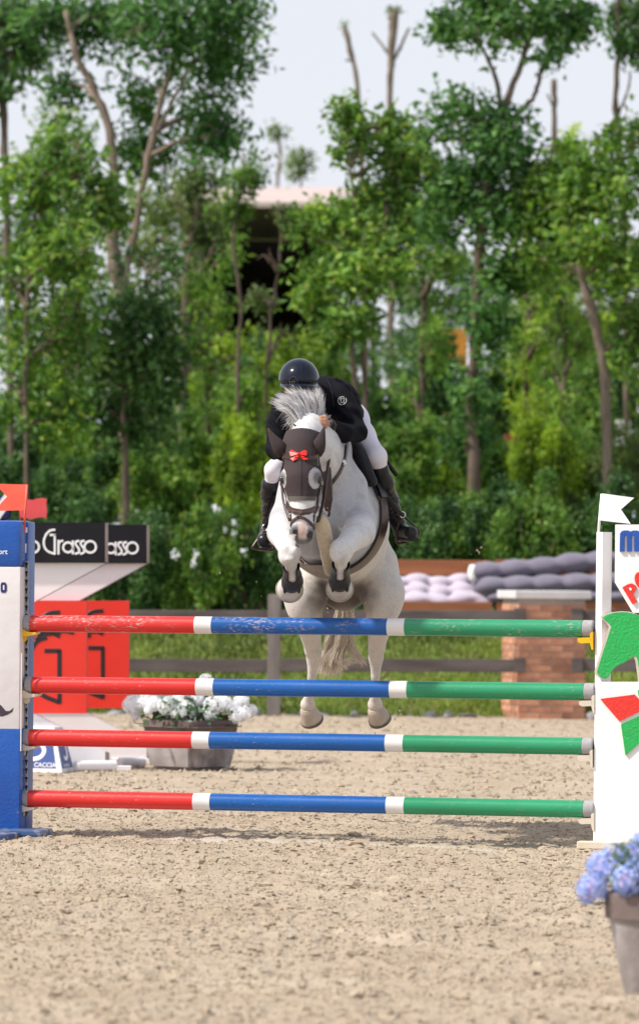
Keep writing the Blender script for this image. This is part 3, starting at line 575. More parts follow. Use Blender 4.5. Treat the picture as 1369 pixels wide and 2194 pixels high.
far_board('sign_board', 'rust red board half hidden among the shrubs at right', 1080, 930, 1140, 992, 79, M_RUST)
far_board('sign_board', 'orange board behind the ivy covered trunk', 950, 706, 1000, 790, 87, M_ORNG)
far_board('sign_board', 'small orange board among the leaves right of the rider', 880, 820, 905, 856, 87, M_ORNG)
far_board('sign_board', 'white board at the right edge among the leaves', 1318, 900, 1350, 960, 79, mat('far_white', lin(.65, .65, .68), rough=.6))
# ================================================================ the jump
JA, JB = P(55, 1336, 32.40), P(1272, 1350, 31.60)
E = Vector((JB.x - JA.x, JB.y - JA.y, 0)).normalized(); N = Vector((E.y, -E.x, 0)); UP = Vector((0, 0, 1))     # along the jump, towards the camera, up
def PJ(px, py, off=0.0):                                 # photo pixel on the upright plane of the jump, off metres in front of it
    d = ray(px, py); o = JA + N * off; return CAM + d * ((o - CAM).dot(N) / d.dot(N))
def jp(poly, off, thick, mb=None):                       # prism from a pixel outline standing in that plane
    o = PJ(*poly[0], off); uv = []
    for a in poly:
        q = PJ(*a, off) - o; uv.append((q.dot(E), q.z))
    return (mb or MB()).prism(uv, o, E, UP, N, thick)
def paint(name, c, worn=0.0, rough=.32):
    c2 = tuple(x * .82 for x in c[:3]) + (1,)
    return mat(name, c, c2, scale=3, rough=rough, bump=.08, bscale=60, c3=lin(.50, .42, .37), s3=75, lo3=.58 - worn, hi3=.80 - worn, stretch=(.45, 1, 1.2), rvar=.08, patch=9.0)
M_RED, M_BLU, M_GRN, M_WHT = paint('red_paint', lin(.74, .026, .022), -.035), paint('blue_paint', lin(.004, .105, .40), -.04), paint('green_paint', lin(.022, .29, .13), -.035), paint('white_paint', lin(.80, .78, .77), -.05)
M_REDW, M_BLUW, M_GRNW = paint('red_paint_worn', lin(.70, .03, .026), .07), paint('blue_paint_worn', lin(.004, .095, .37), .075), paint('green_paint_worn', lin(.024, .28, .13), .04)
M_CAP = mat('grey_rubber', lin(.36, .35, .36), lin(.28, .27, .28), scale=20, rough=.7)
M_CREAM = mat('cream_plastic', lin(.66, .59, .49), lin(.60, .53, .43), scale=10, rough=.45); M_YEL = mat('yellow_plastic', lin(.85, .50, .012), lin(.8, .45, .01), scale=10, rough=.4)
M_STEEL = mat('galvanised_rail', lin(.33, .35, .38), lin(.24, .26, .29), scale=30, rough=.45, metal=.6); M_HOLE = mat('dark_slot', lin(.012, .012, .015), rough=.8)
M_HOLE2 = M_HOLE
PR = .0515
POLES = [((52, 1336), (1272, 1348), (425, 462, 838, 875), 'topmost', 1), ((56, 1468), (1275, 1483), (428, 466, 843, 880), 'second from top', 0), ((50, 1580.5), (1271, 1600), (420, 457, 834, 872), 'third from top', 0), ((48, 1711), (1274, 1735), (422, 459, 836, 874), 'lowest', 0)]
for (a, b, seg, w, worn) in POLES:
    A_, B_ = PJ(a[0], a[1]), PJ(b[0], b[1]); ax = (B_ - A_).normalized(); L = (B_ - A_).length
    t = lambda px: (px - a[0]) / (b[0] - a[0]) * L
    pole = thing('jump_pole', w + ' of the four striped poles, red, blue and green with white bands', 'jump pole', A_, 'poles of the jump')
    red, blu, grn = (M_REDW, M_BLUW, M_GRNW) if worn else (M_RED, M_BLU, M_GRN)
    def sec(name, x0, x1, m, r=PR):
        MB().lathe([(r, x0), (r, x1)], A_, ax, 32).build(name, m, pole, True, None, AUTO)
    c0, c1 = a[0] + 15, b[0] - 23
    sec('red_section', t(c0), t(seg[0]), red); sec('white_band', t(seg[0]), t(seg[1]), M_WHT, PR + .0006); sec('blue_section', t(seg[1]), t(seg[2]), blu)
    sec('white_band', t(seg[2]), t(seg[3]), M_WHT, PR + .0006); sec('green_section', t(seg[3]), t(c1), grn)
    for x0, x1, s in ((0.0, t(c0), -1), (t(c1), L, 1)):
        ce = MB().lathe([(PR * .93, x0 + (0 if s < 0 else 0)), (PR * 1.02, x0 + .006), (PR * 1.02, x1 - .006), (PR * .93, x1)], A_, ax, 32).build('end_cap', M_CAP, pole, True, None, AUTO)
        q = A_ + ax * (x0 if s < 0 else x1); MB().lathe([(.009, 0), (.009, .004)], q + N * .012 - UP * .006, ax * s, 12).build('screw_hole', M_HOLE, ce)
# cups that carry them
def cup(px, py, side, m, label):
    """px,py: pixel of the pole axis end; side -1 left, +1 right"""
    r = thing('jump_cup', label, 'jump cup', PJ(px, py + 20), 'cups holding the poles'); s = side; yb = py + 18.5
    if s < 0:
        tray = [(px - 8, yb - 9), (px - 7, yb + 9), (px + 10, yb + 9.5), (px + 26, yb + 6), (px + 33, yb + 3), (px + 33, yb + .3), (px + 20, yb - .2), (px + 12, yb - 2), (px + 4, yb - 7)]
        jp(tray, -.05, .10).build('tray', m, r, False); jp([(px - 5, yb + 8.8), (px - 3, yb + 19), (px + 2, yb + 22), (px + 6, yb + 18), (px + 7, yb + 8.9)], -.02, .04).build('tongue', m, r, False)
        jp([(px - 6, yb - 15), (px - 6, yb - 8), (px - 1, yb - 8), (px - 1, yb - 15)], -.012, .024).build('pin', m, r, False)
    else:
        tray = [(px - 31, yb + 1), (px - 30, yb + 9), (px - 24, yb + 12), (px - 4, yb + 11), (px - 3, yb - 1), (px - 24, yb - .2)]
        jp(tray, -.05, .10).build('tray', m, r, False); jp([(px - 4, yb - 9), (px - 4.2, yb + 12), (px - 1, yb + 25), (px + 2, yb + 26), (px + 2, yb - 12), (px - 1, yb - 12)], -.05, .10).build('back_plate', m, r, False)
for (a, b, seg, w, worn), wd in zip(POLES, ('topmost', 'second', 'third', 'lowest')):
    cup(a[0] + 1, a[1], -1, M_YEL if worn else M_CREAM, ('yellow' if worn else 'cream') + ' plastic cup under the left end of the ' + wd + ' pole')
    cup(b[0] + 2, b[1], 1, M_YEL if worn else M_CREAM, ('yellow' if worn else 'cream') + ' plastic cup under the right end of the ' + wd + ' pole')

# ---------------------------------------------------------------- writing helpers
def text_mesh(body, size, bold=0.0, depth=.004):
    cu = bpy.data.curves.new('lettering', 'FONT'); cu.body = body; cu.size = size; cu.offset = bold; cu.extrude = depth; cu.align_x = 'LEFT'; cu.resolution_u = 4
    o = bpy.data.objects.new('lettering', cu); COL.objects.link(o); bpy.context.view_layer.update()
    dg = bpy.context.evaluated_depsgraph_get(); me = bpy.data.meshes.new_from_object(o.evaluated_get(dg)); bpy.data.objects.remove(o); bpy.data.curves.remove(cu); return me
def put_text(name, body, size, m, parent, org, ex, ey, bold=0.0, depth=.004, sx=1.0):
    me = text_mesh(body, size, bold, depth); ex, ey = Vector(ex).normalized(), Vector(ey).normalized(); n = ex.cross(ey)
    off = wloc(parent); V = [Vector(org) + ex * (v.co.x * sx) + ey * v.co.y + n * v.co.z - off for v in me.vertices]
    for v, c in zip(me.vertices, V): v.co = c
    me.materials.clear(); me.materials.append(m); return link(name, me, parent)
def strokes(lines, fn, nrm, w, thick, mb=None):
    mb = mb or MB()
    for ln in lines:
        n = max(2, len(ln) * 4) if len(ln) > 2 else 2
        pts = spline([fn(*p) for p in ln], n); mb.ribbon(pts, [nrm] * n, w, thick)
    return mb
def circ(cx, cy, r, n=20, a0=0, a1=360): return [(cx + r * math.cos(math.radians(a0 + (a1 - a0) * i / n)), cy - r * math.sin(math.radians(a0 + (a1 - a0) * i / n))) for i in range(n + 1)]

# ---------------------------------------------------------------- left wing, blue and white
M_WBLUE = mat('wing_blue', lin(.008, .075, .36), lin(.012, .10, .42), scale=4, rough=.3, bump=.35, bscale=70, c3=lin(.45, .43, .45), s3=14, lo3=.68, hi3=.8)
M_WWHITE = mat('wing_white_cloth', lin(.72, .69, .70), lin(.66, .62, .63), scale=2.5, rough=.5, bump=.30, bscale=14)
M_NAVY = mat('navy_print', lin(.012, .02, .13), rough=.5); M_DKH = mat('dark_print', lin(.03, .018, .03), lin(.05, .03, .05), scale=30, rough=.6); M_STICK = mat('sticker_white', lin(.72, .70, .70), rough=.4); M_STRED = mat('sticker_red', lin(.45, .06, .07), lin(.1, .03, .05), scale=60, rough=.5)
gz = PG(20, 1790).z
lw = thing('jump_wing', 'blue and white jump wing with grey slotted rail at the left edge', 'jump wing', Vector((PJ(0, 1790).x, PJ(0, 1790).y, 0)))
def slab(px0, px1, py0, py1, off, thick, bev):            # rounded upright slab in the jump plane
    a, b = PJ(px0, py1, off), PJ(px1, py0, off); w = (b - a).dot(E); h = b.z - a.z; c = (a + b) * .5 - N * thick * .5
    mb = MB(); mb.box((0, 0, 0), (w, thick, h), 0, bev); M = Matrix.Translation(c) @ Matrix.Rotation(math.atan2(E.y, E.x), 4, 'Z'); mb.V = [M @ Vector(v) for v in mb.V]; return mb
slab(-230, 44, 1115, 1214, .10, .30, .035).build('top_section', M_WBLUE, lw, True, None, AUTO); slab(-230, 43.6, 1214.5, 1560.5, .097, .294, .012).build('middle_section', M_WWHITE, lw, True, None, AUTO)
lo_ = slab(-230, 43, 1561, 1778, .10, .30, .02).build('bottom_section', M_WBLUE, lw, True, None, AUTO)
put_text('lettering', 'transport', .046, M_STICK, lw, PJ(-44, 1187, .101), E, UP, .0006, .001)
jp([(1, 1253), (3, 1248), (11, 1248), (14, 1253), (14, 1266), (11, 1270), (3, 1270), (1, 1266)], .098, .002).build('letter_o', M_NAVY, lw, False); jp([(6, 1254), (9, 1254), (9, 1264), (6, 1264)], .1005, .001).build('letter_counter', M_STICK, lw, False)
jp([(-60, 1500), (-12, 1503), (2, 1512), (12, 1524), (20, 1524), (29, 1517), (26, 1526), (16, 1532), (4, 1536), (-14, 1534), (-60, 1545)], .0975, .001).build('painted_tail', M_DKH, lw, False)
slab(42.5, 60, 1118, 1786, -.02, .16, .012).build('post', M_WBLUE, lw, True, None, AUTO)
slab(46.5, 61, 1202, 1752, .0, .018, .003).build('slotted_rail', M_STEEL, lw, False); slab(42.6, 46.6, 1400, 1610, .105, .01, .001).build('ruler_strip', M_STICK, lw, False)
mb = MB()
for y in np.arange(1208, 1750, 18.4):
    for dy, w in ((0, 2.6), (5, 1.4)): mb.lathe([(w * PXM(32.4) * 1.25, 0), (w * PXM(32.4) * 1.25, .002)], PJ(56, y + dy, .0005), N, 10)
    jp([(55, y), (57, y), (57, y + 9), (55, y + 9)], .0005, .002, mb)
mb.build('rail_slots', M_HOLE, lw, False)
slab(46, 56.5, 1130, 1141.5, .004, .02, .002).build('sticker', M_STICK, lw, False); st = slab(45.5, 54.5, 1164.5, 1184.5, .003, .02, .002).build('sticker', M_STICK, lw, False); slab(47, 53, 1167, 1182, .0045, .02, .002).build('sticker_print', M_STRED, lw, False)
# spreading foot
foot = MB(); fy = .035
a, b = PJ(-60, 1790), PJ(107, 1790); a.z = b.z = 0
foot.box(((a + b) * .5 + N * .05 + UP * .028), ((b - a).length, .22, .045), math.atan2(E.y, E.x), .012); foot.box((PJ(30, 1790) * 1.0 + N * .2) * 1.0, (.16, .7, .05), math.atan2(E.y, E.x), .012)
for k, v in enumerate(foot.V): foot.V[k] = (v[0], v[1], max(-.02, min(v[2], .055)))
foot.build('foot', mat('foot_blue', lin(.02, .075, .24), lin(.05, .1, .22), scale=8, rough=.55, c3=lin(.4, .33, .27), s3=10, lo3=.55, hi3=.7), lw, False)
a, b = PJ(-120, 1782, .06), PJ(40, 1782, .06); MB().box((a + b) * .5 - N * .1 - UP * .02, ((b - a).length, .2, .05), math.atan2(E.y, E.x), .005).build('gap_shade_strip', M_HOLE, lw, False)  # near-black box stands in for the shade in the gap under the wing
# red flag
M_FLAG = mat('red_flag', lin(.80, .12, .07), lin(.74, .09, .05), scale=6, rough=.5)
fl = thing('corner_flag', 'orange red swallowtail flag on top of the left blue wing', 'flag', PJ(52, 1130)); MB().tube([PJ(51, 1142, .012), PJ(54, 1090, .012), PJ(57.5, 1038, .012)], 2.6 * PXM(32.4), 8).build('stick', M_FLAG, fl)
jp([(58, 1038), (-13, 1036), (15, 1064), (-13, 1095), (55, 1093)], .010, .004).build('cloth', M_FLAG, fl, False)

# ---------------------------------------------------------------- right wing, white with green horse head
M_WW = mat('wing_white', lin(.86, .855, .86), lin(.82, .815, .82), scale=3, rough=.5, bump=.15, bscale=50, c3=lin(.6, .57, .55), s3=9, lo3=.70, hi3=.82)
M_G = mat('wing_green', lin(.012, .42, .085), lin(.018, .36, .08), scale=30, rough=.5, bump=.5, bscale=70, c3=lin(.10, .45, .14), s3=30, lo3=.62, hi3=.75); M_R = mat('wing_red', lin(.78, .035, .022), lin(.68, .028, .02), scale=30, rough=.5, bump=.4, bscale=70)
M_MB = mat('wing_letter_blue', lin(.012, .085, .40), lin(.01, .07, .33), scale=30, rough=.5, bump=.4, bscale=70); M_WOOD = mat('edge_ply', lin(.62, .54, .48), lin(.55, .47, .41), scale=30, rough=.8)
rwp = PJ(1290, 1825); rw = thing('jump_wing', 'white jump wing with green horse head cutout and raised letters at right edge', 'jump wing', (rwp.x, rwp.y, 0))
a, b = PJ(1277.5, 1826), PJ(1281.5, 1140); u_ = PXM(31.6)
post = MB(); cz0, cz1 = .0, PJ(1285, 1140).z
pc = PJ(1291, 1400); pw = .042
outline = [(-pw, .03), (-.001, .048), (pw * .95, .0), (pw * .9, -.05), (-pw, -.05)]
post.V = [Vector((pc.x, pc.y, z)) + E * (x + (.004 if z > 1 else -.002)) + N * y for z in (cz0, cz1) for x, y in outline]; n = len(outline)
post.F = [tuple(range(n))[::-1], tuple(range(n, 2 * n))] + [(i, (i + 1) % n, n + (i + 1) % n, n + i) for i in range(n)]
post.build('post', M_WW, rw, False)
slab(1274.8, 1277.3, 1215, 1810, .01, .05, .001).build('slotted_rail', M_STEEL, rw, False)
jp([(1320, 1124), (1319, 1248), (1358, 1313), (1480, 1313), (1520, 1248), (1521, 1124)], .03, .04).build('name_board', M_WW, rw, False)
jp([(1277.5, 1461), (1278.5, 1826), (1560, 1832), (1560, 1462)], .055, .035).build('lower_panel', M_WW, rw, False)
hh = [(1290.5, 1324), (1299, 1318), (1315, 1313.5), (1332, 1311.5), (1350, 1313), (1369, 1319.5), (1392, 1332), (1420, 1356), (1440, 1390), (1452, 1430), (1456, 1461), (1372, 1461), (1369.5, 1440), (1366, 1415), (1362, 1406), (1358.5, 1404.5), (1348, 1413), (1335, 1421), (1321, 1427), (1310, 1438), (1303, 1452), (1297, 1455), (1287, 1452), (1279.5, 1444), (1279, 1438), (1287, 1412), (1298, 1378), (1309.5, 1342.5), (1302, 1334)]
jp([(x - .3, y - (1.6 if y < 1335 else 0)) for x, y in hh], .0, .085).build('horse_head_core', M_WOOD, rw, False); jp(hh, .0855, .004).build('horse_head_face', M_G, rw, False)
jp([(1286, 1498), (1359.5, 1488.5), (1386, 1517), (1327.5, 1546)], .0905, .012).build('red_facet', M_R, rw, False); jp([(1330.5, 1553), (1390, 1525), (1400, 1565), (1340, 1619)], .0905, .012).build('green_facet', M_G, rw, False)
jp([(1367, 1479), (1420, 1470), (1410, 1500), (1368, 1491)], .0905, .012).build('green_facet', M_G, rw, False); jp([(1396, 1522), (1440, 1500), (1450, 1560), (1406, 1562)], .0905, .012).build('red_facet', M_R, rw, False)
# raised letters: m (blue), P O (red, slanting)
mshape = [(1328, 1182), (1328.6, 1144), (1332, 1138.5), (1338, 1136.6), (1345, 1136.6), (1351, 1139), (1357, 1136.8), (1363, 1136.6), (1370, 1138.5), (1373, 1144), (1373.5, 1182), (1359, 1182), (1359, 1149), (1356.5, 1147), (1353.4, 1149), (1353, 1182), (1343.5, 1182), (1343.5, 1149), (1341, 1147), (1338, 1149), (1337.5, 1182)]
jp(mshape, .0705, .014).build('letter_m', M_MB, rw, False)
def tilted(cx, cy, ang, pts):
    c, s = math.cos(math.radians(ang)), math.sin(math.radians(ang)); return [(cx + x * c - y * s, cy + x * s + y * c) for x, y in pts]
pw_ = [(0, 0), (14, 0), (22, 3), (26, 10), (24, 18), (17, 22), (11.5, 22), (11.5, 42), (0, 42)]
jp(tilted(1333.5, 1259, -31, pw_), .0705, .014).build('letter_p', M_R, rw, False); jp(tilted(1333.5, 1259, -31, [(10.5, 8), (14, 8), (15.5, 11), (14, 14.5), (10.5, 14.5)]), .0848, .001).build('letter_counter', M_WW, rw, False)
oc = tilted(1333.5, 1259, -31, [(44 + 15 * math.cos(w), 11 + 22 * math.sin(w)) for w in np.linspace(0, 6.283, 25)[:-1]]); jp(oc, .0705, .014).build('letter_o', M_R, rw, False)
oc = tilted(1333.5, 1259, -31, [(44 + 5 * math.cos(w), 11 + 10 * math.sin(w)) for w in np.linspace(0, 6.283, 17)[:-1]]); jp(oc, .0848, .001).build('letter_counter', M_WW, rw, False)
a, b = PJ(1238, 1829, .075), PJ(1420, 1834, .075); a.z = b.z = .02; MB().box((a + b) * .5, ((b - a).length, .10, .045), math.atan2(E.y, E.x), .006).build('foot', mat('foot_wood', lin(.62, .52, .36), lin(.7, .66, .6), scale=6, rough=.7), rw, False)
fl = thing('corner_flag', 'white swallowtail flag on top of the right white wing', 'flag', PJ(1284, 1139)); M_WF = mat('white_flag', lin(.84, .83, .83), rough=.5)
MB().tube([PJ(1280.5, 1152, .0), PJ(1284, 1110, .0), PJ(1289, 1058, .0)], 2.8 * u_, 8).build('stick', M_WF, fl); jp([(1290, 1057), (1358.5, 1066.5), (1330, 1091.5), (1351, 1122.5), (1284.5, 1115)], .006, .004).build('cloth', M_WF, fl, False)

# ================================================================ second fence behind: two black, white and red wings
SY = 43.0
M_BLK = mat('board_black', lin(.010, .010, .014), lin(.016, .016, .022), scale=5, rough=.6, spec=.2); M_EDGE = mat('board_edge', lin(.24, .2, .19), lin(.19, .15, .14), scale=9, rough=.8)
M_SW = mat('board_white', lin(.86, .84, .86), lin(.81, .79, .81), scale=3, rough=.55); M_SR = mat('board_red', lin(.80, .035, .018), lin(.74, .03, .016), scale=3, rough=.45); M_SL = mat('board_letter_white', lin(.85, .85, .87), rough=.5)
BX, BN = Vector((1, 0, 0)), Vector((0, -1, 0))
def bp_(poly, off, thick, mb=None):
    o = P(*poly[0], SY - off); return (mb or MB()).prism([((P(x, y, SY - off) - o).x, (P(x, y, SY - off) - o).z) for x, y in poly], o, BX, UP, BN, thick)
sp_ = P(150, 1640, SY)
sw = thing('jump_wing', 'nearer of two red wings with black lettered header behind the jump', 'jump wing', (sp_.x, SY, 0), 'red and black wings')
bp_([(-120, 1120), (231, 1120), (231, 1206), (-120, 1206)], .0, .10).build('header_board', M_BLK, sw, False); bp_([(226, 1120.5), (231.5, 1120.5), (231.5, 1205.5), (226, 1205.5)], -.002, .106).build('header_edge', M_EDGE, sw, False)
bp_([(-120, 1206.5), (227, 1206.5), (75, 1289), (-120, 1289)], .0, .05).build('gusset', M_SW, sw, False); bp_([(228, 1206.5), (231, 1206.5), (79, 1289), (75.4, 1289)], .0, .052).build('gusset_edge', M_EDGE, sw, False)
bp_([(-120, 1289.5), (187, 1289.5), (187, 1528), (-120, 1528)], -.05, .16).build('red_panel', M_SR, sw, False); bp_([(181, 1290), (187.4, 1290), (187.4, 1527.5), (181, 1527.5)], -.051, .158).build('panel_edge', mat('red_edge', lin(.42, .06, .05), rough=.8), sw, False)
bp_([(-120, 1528.5), (76, 1528.5), (226, 1611), (226, 1641), (-120, 1644)], .0, .09).build('base_board', M_SW, sw, False); bp_([(226.3, 1611), (234, 1613), (234, 1638), (226.3, 1641)], -.06, .15).build('base_edge', M_EDGE, sw, False)
q = P(215, 1648, SY); MB().box((q.x, SY - .05, .02), (.5, .12, .04), 0, .006).build('foot', M_SW, sw, False)
fn = lambda x, y: P(x, y, SY - .1005); wS = 4.6 * PXM(SY)
ls = [(71, 1172, 12.3), (191.5, 1171.5, 12.3)]
glyph_G = [[(118, 1135), (107, 1137), (98, 1146), (93.5, 1160), (95.5, 1173), (103, 1182), (117, 1187)], [(117, 1188.5), (117, 1145)], [(119, 1146.4), (106, 1146.4)]]
txt = {'letter_o': [circ(71, 1172, 12.3)], 'letter_g': glyph_G, 'letter_r': [[(125, 1188), (125, 1157)], [(125, 1168), (128, 1161), (135, 1158.5)]], 'letter_a': [circ(145.5, 1173, 10.5), [(156, 1158), (156, 1188)]]}
s_ = lambda x: [[(x + 9, 1159.5), (x + 3, 1160), (x + .5, 1165), (x + 4, 1171), (x + 8, 1177), (x + 7, 1184), (x - 1, 1187)]]
for nm, ln in list(txt.items()) + [('letter_s', s_(161)), ('letter_s', s_(172)), ('letter_o', [circ(193, 1172, 12.3)]), ('letter_o', [circ(38, 1172, 12.3)])]: strokes(ln, fn, BN, wS, .004).build(nm, M_SL, sw, False)
fr = lambda x, y: P(x, y, SY - .1105); M_BL = mat('emblem_black', lin(.02, .012, .014), rough=.5); w2 = 9.5 * PXM(SY)
strokes([[(128, 1312), (98, 1318), (72, 1350), (60, 1410), (66, 1455), (88, 1488), (128, 1506)], [(127, 1508), (127, 1394)], [(130, 1395), (95, 1395)], [(76, 1372), (90, 1360), (110, 1358), (135, 1352), (158, 1356)], [(80, 1362), (100, 1352), (128, 1364)], [(66, 1392), (80, 1374), (100, 1366)]], fr, BN, w2, .003).build('emblem', M_BL, sw, False)
fl2 = thing('corner_flag', 'blurred red flag on the nearer red wing behind the left flag', 'flag', P(48, 1120, SY)); M_FL2 = mat('red_flag_far', lin(.78, .09, .10), lin(.7, .07, .08), scale=6, rough=.6)
MB().tube([P(44, 1125, SY), P(44, 1066, SY)], 2.6 * PXM(SY), 8).build('stick', M_FL2, fl2)
w_ = [(44, 1068), (58, 1070), (70, 1071), (80, 1068), (90, 1066.5), (100, 1069), (98.5, 1080), (100, 1092), (99.5, 1111), (90, 1108), (80, 1109), (68, 1113), (56, 1110), (44, 1109)]
bp_(w_, .02, .005).build('cloth', M_FL2, fl2, False)
sh = P(320, 1118, 44.7) - P(231.5, 1118, SY); c2 = copy_tree(sw); c2.location = Vector(sw.location) + Vector((sh.x, 1.7, 0)); c2['label'] = 'farther of two red wings with black lettered header behind the jump'
# white poles lying at its foot
for (x0, y0, x1, y1, Y, lb) in ((160, 1651, 245, 1646, 42.6, 'short white pole end lying in the sand beside the number block'), (255, 1643, 305, 1637, 43.4, 'white pole end lying in the sand left of the flower pots')):
    a, b = P(x0, y0, Y), P(x1, y1, Y + .2); a.z = b.z = .045; o = MB().lathe([(.035, 0), (.045, .01), (.045, (b - a).length)], a, (b - a), 14).build('ground_pole', M_SW, None, True, None, AUTO); tag(o, lb, 'pole')
# navy board at the far left
nb_ = thing('sign_board', 'navy board with white edge behind the orange red flag', 'sign', (P(0, 1640, 46).x, 46, 0)); a, b = P(-60, 1115, 46), P(24, 1062, 46)
MB().box(((a.x + b.x) / 2, 46, (a.z + b.z) / 2), (b.x - a.x, .08, b.z - a.z), 0, .06).build('panel', M_NAVY, nb_, False); MB().box((a.x + .1, 46, a.z / 2), (.06, .06, a.z)).build('post', M_SW, nb_, False); q = P(1, 1090, 45.95); MB().box(q, (.09, .02, .30), 0, 0, 0, .6).build('stripe', M_SW, nb_, False)

# ---------------------------------------------------------------- number block 5
NBY = 42.55; q0 = P(60, 1657, NBY); nb = thing('number_block', 'blue and white number five block beside the left wing', 'number block', (q0.x, NBY, 0)); M_NB = mat('block_blue', lin(.035, .075, .27), lin(.045, .09, .30), scale=4, rough=.5)
base = [Vector((P(8, 1657, NBY).x, NBY + .02, 0)), Vector((P(133, 1657, NBY - .06).x, NBY - .12, 0)), Vector((P(157, 1657, NBY).x, NBY + .28, 0)), Vector((P(33, 1657, NBY).x, NBY + .42, 0))]
bc = sum(base, Vector()) / 4; top = [bc.lerp(p, .62) + UP * .36 for p in base]; cen = bc
MB().add(base + top, [(3, 2, 1, 0), (4, 5, 6, 7)] + [(i, (i + 1) % 4, 4 + (i + 1) % 4, 4 + i) for i in range(4)]).build('block', M_SL, nb, False)
def face_uv(i):
    a, b, c, d = base[i], base[(i + 1) % 4], top[(i + 1) % 4], top[i]; n_ = (b - a).cross(d - a).normalized(); n_ = n_ if n_.dot(a - bc) > 0 else -n_
    return (lambda u, v, off: a.lerp(b, u).lerp(d.lerp(c, u), v) + n_ * off), n_
for i in (0, 1):
    f, n_ = face_uv(i); qd = [(.09, .09), (.91, .09), (.91, .94), (.09, .94)]
    mb = MB(); mb.V = [f(u, v, .0) for u, v in qd] + [f(u, v, .003) for u, v in qd]; mb.F = [(3, 2, 1, 0), (4, 5, 6, 7)] + [(k, (k + 1) % 4, 4 + (k + 1) % 4, 4 + k) for k in range(4)]; pn = mb.build('blue_face', M_NB, nb, False)
    sc = 1.0
    ln = [[(.38, .82), (.70, .84)], [(.40, .83), (.38, .60)], [(.38, .58), (.52, .66), (.66, .60), (.71, .47), (.64, .34), (.50, .285), (.36, .33)]]
    strokes(ln, lambda u, v: f(u, v, .004), n_, .034, .002).build('numeral', M_SL, nb, False)
    ex = (f(.9, .12, 0) - f(.1, .12, 0)).normalized(); ey = (f(.5, .9, 0) - f(.5, .1, 0)).normalized()
    put_text('lettering', 'LA CACCIA', .050 if i == 0 else .034, M_SL, nb, f(.36 if i == 0 else .2, .115, .0045), ex, ey, .0008, .001, 1.0)

# ================================================================ flower pots
M_POT = mat('clay_pot', lin(.24, .21, .20), lin(.40, .37, .37), scale=5, rough=.85, bump=.3, bscale=40, c3=lin(.12, .085, .075), s3=3.5, lo3=.5, hi3=.68); M_RIM = mat('pot_rim', lin(.13, .095, .088), lin(.19, .145, .135), scale=7, rough=.85); M_SOIL = mat('soil', lin(.03, .022, .016), rough=1.0)
M_FLW = island_leaf_mat('white_petals', [(0, lin(.76, .77, .78)), (1, lin(.90, .90, .91))], .3, .6); M_FLB = island_leaf_mat('blue_petals', [(0, lin(.18, .27, .66)), (.4, lin(.32, .45, .80)), (.75, lin(.52, .60, .86)), (.93, lin(.58, .52, .82)), (1, lin(.70, .75, .88))], .15, .6)
M_EUC = island_leaf_mat('grey_leaves', [(0, lin(.10, .17, .075)), (.6, lin(.22, .31, .26)), (1, lin(.36, .45, .40))], .2); M_FOL = island_leaf_mat('plant_leaves', [(0, lin(.015, .045, .012)), (1, lin(.05, .13, .03))], .25)
def flower_head(c, r, m, parent, rng, nfl=130):
    d = rng.standard_normal((nfl, 3)); d /= np.linalg.norm(d, axis=1)[:, None]; Vs, Fs, k = [], [], 0
    for dd in d:
        dd = Vector(dd); a = dd.orthogonal().normalized(); b = dd.cross(a); w = rng.random() * 6.28; s = r * .21; o_ = Vector(c) + dd * r * rng.uniform(.86, 1.05)
        for j in range(4):
            t = w + j * math.pi / 2; t1 = a * math.cos(t) + b * math.sin(t); t2 = a * math.cos(t + 1.2) + b * math.sin(t + 1.2); tm = (t1 + t2).normalized()
            Vs += [o_, o_ + t1 * s * .75 + dd * s * .22, o_ + tm * s * 1.15 + dd * s * .12, o_ + t2 * s * .75 + dd * s * .22]; Fs += [(k, k + 1, k + 2, k + 3)]; k += 4
    V2_, F2_ = lumps(np.array([c]), np.array([r * .78]), ICO_V, ICO_F, 1.0, np.random.default_rng(1)); Fs += [tuple(int(i) + k for i in f) for f in F2_]; Vs += [tuple(v) for v in V2_]
    obj('flower_head', Vs, Fs, m, parent, False)
def leaf_bunch(cs, n, size, spread, m, parent, rng, name='foliage'):
    V, F = leaves(cs, spread, max(4, n // 6), 6, size, rng, .2); obj(name, V, F, m, parent, False)
